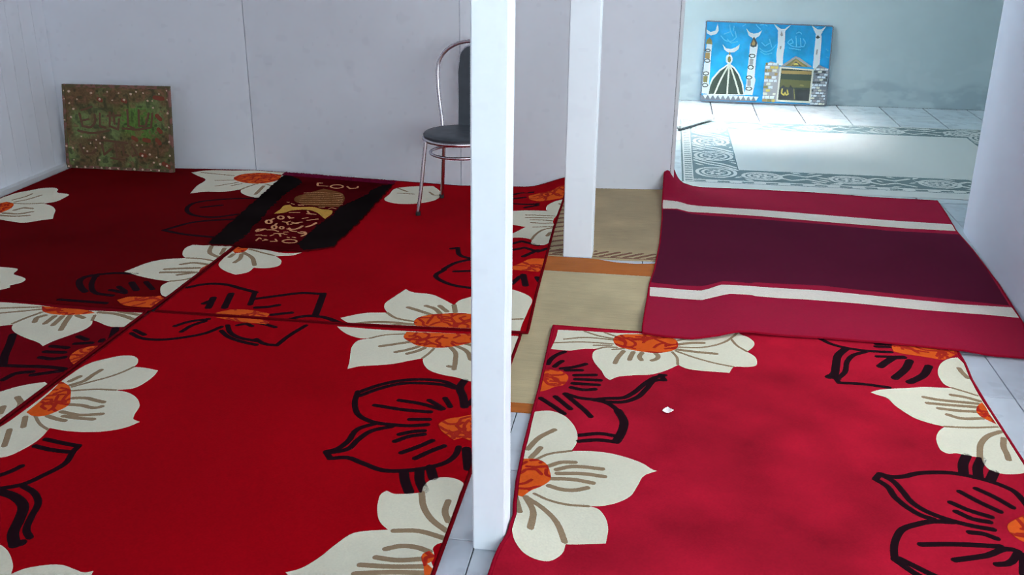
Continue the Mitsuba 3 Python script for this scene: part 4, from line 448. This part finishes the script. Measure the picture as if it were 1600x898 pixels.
# ------------------------------------------------------------------ prayer rug
def ragged(g, amp, seed):
    q = np.array(g.segmentize(0.018).exterior.coords)[:-1]; rr = np.random.default_rng(seed)
    g2 = Polygon(q + rr.uniform(-amp, amp, q.shape)); return g2 if g2.is_valid else g2.buffer(0)
pr = DATA['prayer']; rug = ragged(area(pr['outline'], False).buffer(-0.004), 0.006, 4); ZR0, ZR1 = 0.0153, 0.0210
add('prayer_rug__field', slab(rug, ZR0, ZR1, rise_flat, 0.05), 'prayer_field', 35)
tag('prayer_rug', 'dark maroon prayer rug with gold arch lying on the red carpet by the wall', 'rug')
for p in pr['edge']: add('prayer_rug__side_band', slab(ragged(area(p), 0.009, 6).intersection(rug.buffer(-0.003)), ZR1 - 0.002, ZR1 + 0.0008), 'prayer_dark', label='black band along the side')
add('prayer_rug__woven_building', slab(area(pr['brown'][0]), ZR1 - 0.002, ZR1 + 0.0008), 'prayer_brown', label='brown woven motif')
add('prayer_rug__woven_building__thread', slab(unary_union([stroke(w, p) for w, p in pr['weave']]), ZR1 - 0.002, ZR1 + 0.0014), 'prayer_pale', kind='stuff')
add('prayer_rug__arch', slab(area(pr['gold'][0]), ZR1 - 0.002, ZR1 + 0.0010), 'prayer_gold', label='gold arch')
for q in pieces(unary_union([stroke(w, p) for w, p in pr['motif']])): add('prayer_rug__scrollwork', slab(q, ZR1 - 0.002, ZR1 + 0.0012), 'prayer_pale')
r = np.random.default_rng(8); fr_ = []
a, b = np.array(pr['outline'][0]) / 1000, np.array(pr['outline'][2]) / 1000
d = (b - a) / np.linalg.norm(b - a); nn = np.array([-d[1], d[0]])
for i in range(190):
    q = a + (b - a) * (i + r.uniform()) / 190; e = q + nn * r.uniform(0.022, 0.045) + d * r.uniform(-0.01, 0.01)
    q = q - nn * 0.035
    fr_.append(tube([[*q, ZR1 + 0.001], [*((q + e) / 2), ZR1 + 0.004], [*e, ZR1 - 0.001 + r.uniform(0, 0.006)]], 0.0022, 5))
add('prayer_rug__fringe', join(*fr_), 'prayer_fringe', True, 'purple fringe', kind='stuff')

# ------------------------------------------------------------------ striped rug
st = DATA['stripe']; ZS0, ZS1 = 0.005, 0.0095
rugp = area(st['outline'], False).buffer(0)
add('striped_rug__pile', slab(rugp, ZS0, ZS1, rise_stripe, 0.035), 'rug_magenta', 40)
tag('striped_rug', 'magenta and plum rug with two cream stripes in the doorway', 'rug')
lim = rugp.buffer(-0.006)
for p in st['white']: add('striped_rug__stripe', slab(area(p, False).intersection(lim), ZS1 - 0.003, ZS1 + 0.0007, rise_stripe, 0.035), 'rug_cream', 40, 'cream stripe')
add('striped_rug__centre_field', slab(area(st['dark'][0], False).intersection(lim), ZS1 - 0.003, ZS1 + 0.0006, rise_stripe, 0.035), 'rug_plum', 40, 'dark plum field')
ring = np.array(rugp.buffer(-0.003).segmentize(0.03).exterior.coords)[:-1]
add('striped_rug__binding', tube(np.column_stack([ring, rise_stripe(ring[:, 0], ring[:, 1]) + 0.0086]), 0.0038, 8, closed=True), 'binding_red', True, 'dark red bound edge')

# ------------------------------------------------------------------ straw mats
MA = [(-0.60, 2.940), (-0.60, 4.572), (-0.30, 4.572), (-0.25, 4.560), (-0.18, 4.535), (-0.08, 4.528), (0.0, 4.545), (0.30, 4.56), (0.30, 2.940)]
mat = Polygon(MA)
add('straw_mat__weave', slab(mat.buffer(-0.003), 0.0, 0.0028), 'straw_pale')
tag('straw_mat', 'pale straw mat with broad orange ends, between the carpets in front of the rear post', 'mat')
top = Polygon([(-0.60, 4.365), (-0.60, 4.575), (-0.30, 4.575), (-0.25, 4.563), (-0.18, 4.538), (-0.08, 4.531), (0.0, 4.548), (0.30, 4.563), (0.30, 4.365)])
add('straw_mat__end_band', slab(top, 0.0005, 0.0033), 'mat_orange', label='orange end band')
add('straw_mat__end_band', slab(sbox(-0.60, 2.937, 0.30, 3.003), 0.0005, 0.0033), 'mat_orange', label='orange end band')
MB = Polygon([(-0.60, 4.582), (-0.437, 4.580), (-0.437, 4.702), (-0.294, 4.702), (-0.294, 4.577), (-0.15, 4.578), (0.0, 4.588), (0.30, 4.60), (0.30, 5.90), (0.076, 5.945), (0.07, 5.962), (-0.46, 5.90), (-0.60, 5.88)])
add('straw_mat_001__weave', slab(MB, 0.0, 0.0030), 'straw_tan')
tag('straw_mat_001', 'tan straw mat with a brown slanting border, behind the rear post against the wall', 'mat')
sl = []
for i in range(20):
    x = -0.60 + 0.058 * i; sl.append(LineString([(x, 4.618), (x + 0.085, 4.690)]).buffer(0.010))
for i in range(15):
    y = 4.62 + 0.085 * i; sl.append(LineString([(-0.545, y), (-0.452, y + 0.06)]).buffer(0.011))
sl.append(LineString([(-0.58, 4.600), (0.29, 4.612)]).buffer(0.006))
add('straw_mat_001__border_weave', slab(unary_union(sl).intersection(MB.buffer(-0.004)), 0.002, 0.0036), 'straw_brown', label='brown slanting strokes along the border')

# ------------------------------------------------------------------ printed mat in the far room
PM = (0.155, 2.70, 6.05, 8.27)
x0, x1, y0, y1 = PM
add('printed_mat__sheet', block(x0, x1, y0, y1, 0.0, 0.004, 0.001), 'vinyl_white')
tag('printed_mat', 'white plastic floor mat with a grey scroll border in the far room', 'mat')
edge_in = [0.0, 0.035, 0.05, 0.16, 0.175, 0.56]
def frame(a, b): return sbox(x0 + a, y0 + a * 0.8, x1 - a, y1 - a * 0.8).difference(sbox(x0 + b, y0 + b * 0.8, x1 - b, y1 - b * 0.8))
r = np.random.default_rng(12)
def rosette(cx, cy, rx, ry):
    out = [LineString([(cx + rx * k * math.cos(t), cy + ry * k * math.sin(t)) for t in np.linspace(0, 6.283, 28)]).buffer(w, quad_segs=2) for k, w in ((1.0, 0.012), (0.70, 0.010))]
    for k in range(8):
        t = k * 6.283 / 8 + r.uniform(-0.1, 0.1)
        out.append(LineString([(cx + rx * .22 * math.cos(t), cy + ry * .22 * math.sin(t)), (cx + rx * .46 * math.cos(t + .3), cy + ry * .46 * math.sin(t + .3))]).buffer(0.010, quad_segs=2))
    return out
def leafs(cx, cy, sx, sy, tries=14):
    """Leaf shapes strewn where there is room between what is already drawn."""
    out, near = [], unary_union(whites[-70:])
    for k in range(tries):
        dx, dy = sx * r.uniform(-1, 1), sy * r.uniform(-1, 1); L = r.uniform(0.035, 0.085); t = r.choice([0.5, 0.8, 2.4, -0.7]) + r.uniform(-.25, .25)
        u = np.array([math.cos(t), math.sin(t)]); w = np.array([-u[1], u[0]]); c = np.array([cx + dx, cy + dy])
        g = Polygon(curve([c - u * L, c + w * L * .30, c + u * L, c - w * L * .30], True))
        if g.is_valid and g.distance(near) > 0.009 and all(g.distance(o) > 0.009 for o in out): out.append(g)
    return out
bands, whites = [], []
side_w, end_w = 0.30, 0.29
ix0, ix1, iy0, iy1 = x0 + 0.075, x1 - 0.075, y0 + 0.21, y1 - 0.05
bx0, bx1, by0, by1 = ix0 + side_w, ix1 - side_w, iy0 + end_w, iy1 - 0.30
field = sbox(bx0, by0, bx1, by1)
bands.append(sbox(ix0, iy0, ix1, iy1).difference(field))
for (cx_, lo, hi) in ((ix0 + side_w / 2, iy0, iy1), (ix1 - side_w / 2, iy0, iy1)):
    y = lo + 0.20; k = 0
    while y < hi - 0.1:
        whites += rosette(cx_, y, 0.125, 0.135)
        for s in (-1, 1):
            c = [(cx_ - 0.14, y + 0.24 + s * 0.035 + 0.13), (cx_ - 0.05, y + 0.24 + s * 0.035 + 0.03), (cx_ + 0.05, y + 0.24 + s * 0.035 - 0.03), (cx_ + 0.14, y + 0.24 + s * 0.035 - 0.13)]
            whites.append(LineString(curve(c)).buffer(0.014, quad_segs=2))
        whites += leafs(cx_, y + 0.24, 0.15, 0.16, 60)
        whites += leafs(cx_, y, 0.15, 0.24, 50)
        y += 0.48
for (cy_, h) in ((iy0 + end_w / 2, end_w), (iy1 - 0.15, 0.30)):
    x = bx0 + 0.02
    while x < bx1:
        whites += rosette(x + 0.12, cy_, 0.12, h * 0.33)
        for s in (-1, 1): whites.append(LineString(curve([(x + 0.22, cy_ + s * h * .05), (x + 0.30, cy_ + s * h * .28), (x + 0.40, cy_ + s * h * .10), (x + 0.50, cy_ + s * h * .34)])).buffer(0.013, quad_segs=2))
        whites += leafs(x + 0.30, cy_, 0.27, h * 0.45, 110)
        x += 0.55
scroll = bands[0].difference(unary_union(whites).intersection(bands[0].buffer(-0.008)))
add('printed_mat__scroll_border', slab(scroll, 0.0035, 0.0044), 'vinyl_grey', label='grey scroll border')
dash = [sbox(x0 + 0.0005, y0 + 0.13, x0 + 0.012, y1 - 0.02), sbox(x0 + 0.02, y0 + 0.135, x1 - 0.03, y0 + 0.144), sbox(x0 + 0.03, y1 - 0.03, x1 - 0.03, y1 - 0.02)]
y = y0 + 0.17
while y < y1 - 0.06: dash += [sbox(x0 + 0.022, y, x0 + 0.068, y + 0.026)]; y += 0.062
x = ix0
while x < ix1: dash += [sbox(x, y0 + 0.155, x + 0.075, y0 + 0.185)]; x += 0.15
add('printed_mat__dash_border', slab(unary_union(dash), 0.0035, 0.0044), 'vinyl_grey', label='row of grey dashes at the edge')
# its far left corner is rolled up on itself
a, b = np.array([0.145, 7.80]), np.array([0.40, 8.22])
path = np.array([[*(a + (b - a) * t), 0.022 + 0.016 * t] for t in np.linspace(0, 1, 8)])
add('printed_mat__rolled_corner', tube(path, np.linspace(0.018, 0.030, 8), 12), 'vinyl_white', True, 'rolled up corner')
add('printed_mat__rolled_corner__underside', tube(path + [0.004, -0.022, -0.016], np.linspace(0.022, 0.010, 8) * 0.6, 10), 'vinyl_black', True, 'dark underside')

# ------------------------------------------------------------------ pictures leaning on the walls
def leaning(O, lean):
    up = np.array([0, lean, math.sqrt(1 - lean ** 2)]); back = np.cross(up, [1.0, 0, 0]); 
    m = np.eye(4); m[:3, 0], m[:3, 1], m[:3, 2], m[:3, 3] = (1, 0, 0), up, np.cross([1.0, 0, 0], up), O
    return m
def placed(mesh, m):
    v, f = arr(mesh); return v @ m[:3, :3].T + m[:3, 3], f
bl = DATA['blue']; M4 = leaning(bl['O'], 0.0854)
out = area(bl['outline'], False)
add('mosque_picture__board', placed(slab(out.buffer(-0.006).buffer(0.006), -0.022, 0.0), M4), 'craft_blue')
add('mosque_picture__rim', placed(slab(out.difference(out.buffer(-0.010)), -0.021, 0.002), M4), 'craft_slate', label='thin dark rim')
tag('mosque_picture', 'blue picture of a mosque with white minarets leaning on the far wall', 'picture')
inner = out.buffer(-0.011)
stack = {}; level = {'ghost': 0, 'white': 1, 'slate': 1, 'taupe': 1}
parts = {}
for n, (col, w, pts) in enumerate(bl['items']):
    g = (stroke(w, pts) if w else area(pts, False)).intersection(inner)
    if g.is_empty: continue
    lv = 0.001 + 0.00006 * n
    m = slab(g, -0.002, lv)
    if m is not None: parts.setdefault(col, []).append(m)
NAMES = dict(ghost='pale_lettering', white='white_paperwork', slate='grey_wall', taupe='grey_paperwork', olive='olive_paperwork', tan='tan_paperwork', dark='dark_ring', green='dark_green_panel', cream='cream_outline', gold='gold_lettering', olivedark='olive_band', black='silhouette')
for col, ms in parts.items():
    for i, m in enumerate(ms): add('mosque_picture__' + NAMES[col], placed(m, M4), 'craft_' + col)
gr = DATA['green']; gr['O'][2] += 0.0065; M4 = leaning(gr['O'], 0.0725)
out = area(gr['outline'], False)
add('calligraphy_picture__board', placed(slab(out, -0.018, 0.0), M4), 'craft_moss')
tag('calligraphy_picture', 'green picture with brown lettering and beaded edge leaning in the back left corner', 'picture')
r = np.random.default_rng(21)
add('calligraphy_picture__border', placed(slab(out.buffer(0.002).difference(out.buffer(-0.016)), -0.020, 0.003), M4), 'craft_mossedge', label='mottled brown border')
for col, nm in (('brown', 'lettering'), ('red', 'red_blot')):
    for c, w, pts in gr['items']:
        if c == col: add('calligraphy_picture__' + nm, placed(slab(stroke(w, pts).intersection(out), -0.002, 0.0025), M4), 'craft_' + col)
for x, y in gr['beads']:
    add('calligraphy_picture__bead', placed(ball((x / 1000, y / 1000, 0.003), r.uniform(0.0045, 0.0085), 1), M4), 'craft_shell')

# ------------------------------------------------------------------ chrome chair
CH = np.array([-1.086, 5.275]); FW = np.array([-0.127, -0.992]); RT = np.array([0.992, -0.127]); ZC = Z1 + 0.0022
CZ = 0.93
def at(r_, f_, z): q = CH + RT * r_ + FW * f_; return [q[0], q[1], ZC + z * CZ]
tag('chrome_chair', 'chrome tube chair with black round seat against the back wall behind the front post', 'chair')
RS = 0.205
seat = [(0.0, 0.486), (RS * 0.55, 0.485), (RS * 0.85, 0.481), (RS - 0.010, 0.474), (RS - 0.002, 0.464), (RS - 0.006, 0.452), (RS - 0.02, 0.447), (0.0, 0.447)]
seat = [(a, b * CZ) for a, b in seat]
v, f = lathe(seat, 48, (*at(0, 0.01, 0)[:2], ZC)); add('chrome_chair__seat', (v, f), 'leatherette', 40, 'black padded seat')
def hoop(rad, z, fwd=0.0, n=44): return [at(rad * math.cos(t), fwd + rad * math.sin(t), z) for t in np.linspace(0, 2 * math.pi, n, endpoint=False)]
add('chrome_chair__seat_rim', tube(hoop(RS - 0.008, 0.440, 0.01), 0.011, 12, closed=True), 'chrome', True, 'chrome ring under the seat')
add('chrome_chair__stretcher_ring', tube(hoop(0.168, 0.352, 0.0), 0.008, 10, closed=True), 'chrome', True, 'chrome ring between the legs')
for s in (-1, 1):
    leg = curve([at(s * 0.150, 0.145, 0.44), at(s * 0.158, 0.152, 0.36), at(s * 0.172, 0.170, 0.18), at(s * 0.19, 0.19, 0.004)], sub=6)
    k = add('chrome_chair__leg', tube(leg, 0.0105, 12), 'chrome', True)
    add(k + '__rubber_foot', tube([at(s * 0.189, 0.189, 0.0005), at(s * 0.1885, 0.1885, 0.022)], 0.0135, 12), 'rubber', 30)
    leg = curve([at(s * 0.150, -0.150, 0.44), at(s * 0.158, -0.158, 0.30), at(s * 0.175, -0.180, 0.12), at(s * 0.188, -0.192, 0.004)], sub=6)
    k = add('chrome_chair__leg', tube(leg, 0.0105, 12), 'chrome', True)
    add(k + '__rubber_foot', tube([at(s * 0.188, -0.192, 0.0005), at(s * 0.1875, -0.1915, 0.022)], 0.0135, 12), 'rubber', 30)
AW = 0.205
arch = [at(-0.160, -0.155, 0.43), at(-0.168, -0.168, 0.50), at(-0.188, -0.190, 0.60), at(-0.203, -0.205, 0.73)]
for t in np.linspace(math.pi, 0, 13): arch.append(at(AW * math.cos(t), -0.215 - 0.012 * math.sin(t), 0.80 + 0.170 * math.sin(t)))
arch += [at(0.203, -0.205, 0.73), at(0.188, -0.190, 0.60), at(0.168, -0.168, 0.50), at(0.160, -0.155, 0.43)]
add('chrome_chair__back_arch', tube(curve(arch, sub=4), 0.0105, 12), 'chrome', True, 'bent chrome back tube')
# back pad: a rounded upholstered panel inside the arch
def pad(grow, y0_, y1_):
    g = Polygon(curve([(-0.062, 0.45), (-0.068, 0.64), (-0.074, 0.84), (-0.063, 0.905), (-0.03, 0.938), (0.0, 0.943), (0.03, 0.938), (0.063, 0.905), (0.074, 0.84), (0.068, 0.64), (0.062, 0.45)], True, 4)).buffer(grow)
    v, f = arr(slab(g, y0_, y1_))
    q = np.array([at(a, -0.155 - 0.15 * (b - 0.45) + c, b) for a, b, c in v]); return q, f[:, ::-1]
add('chrome_chair__backrest', pad(0.0, -0.012, 0.010), 'leatherette', 30, 'black padded backrest')
add('chrome_chair__backrest__piping', pad(0.007, -0.014, 0.002), 'chrome', 30, 'chrome edge strip')

# ------------------------------------------------------------------ a scrap of paper on the right carpet
pp = Polygon(curve([(-0.016, -0.010), (-0.006, 0.012), (0.002, 0.022), (0.010, 0.008), (0.022, -0.006), (0.004, -0.014)], True, 3))
m = slab(pp, 0.0, 0.003, lambda x, y: 0.004 + 0.35 * np.abs(x) + 0.1 * y, 0.01)
v, f = arr(m); v[:, 0] += 0.080; v[:, 1] += 3.004; v[:, 2] += Z1 + -0.0015
add('paper_scrap', (v, f), 'paper', label='small white scrap of paper lying on the right carpet', category='paper')
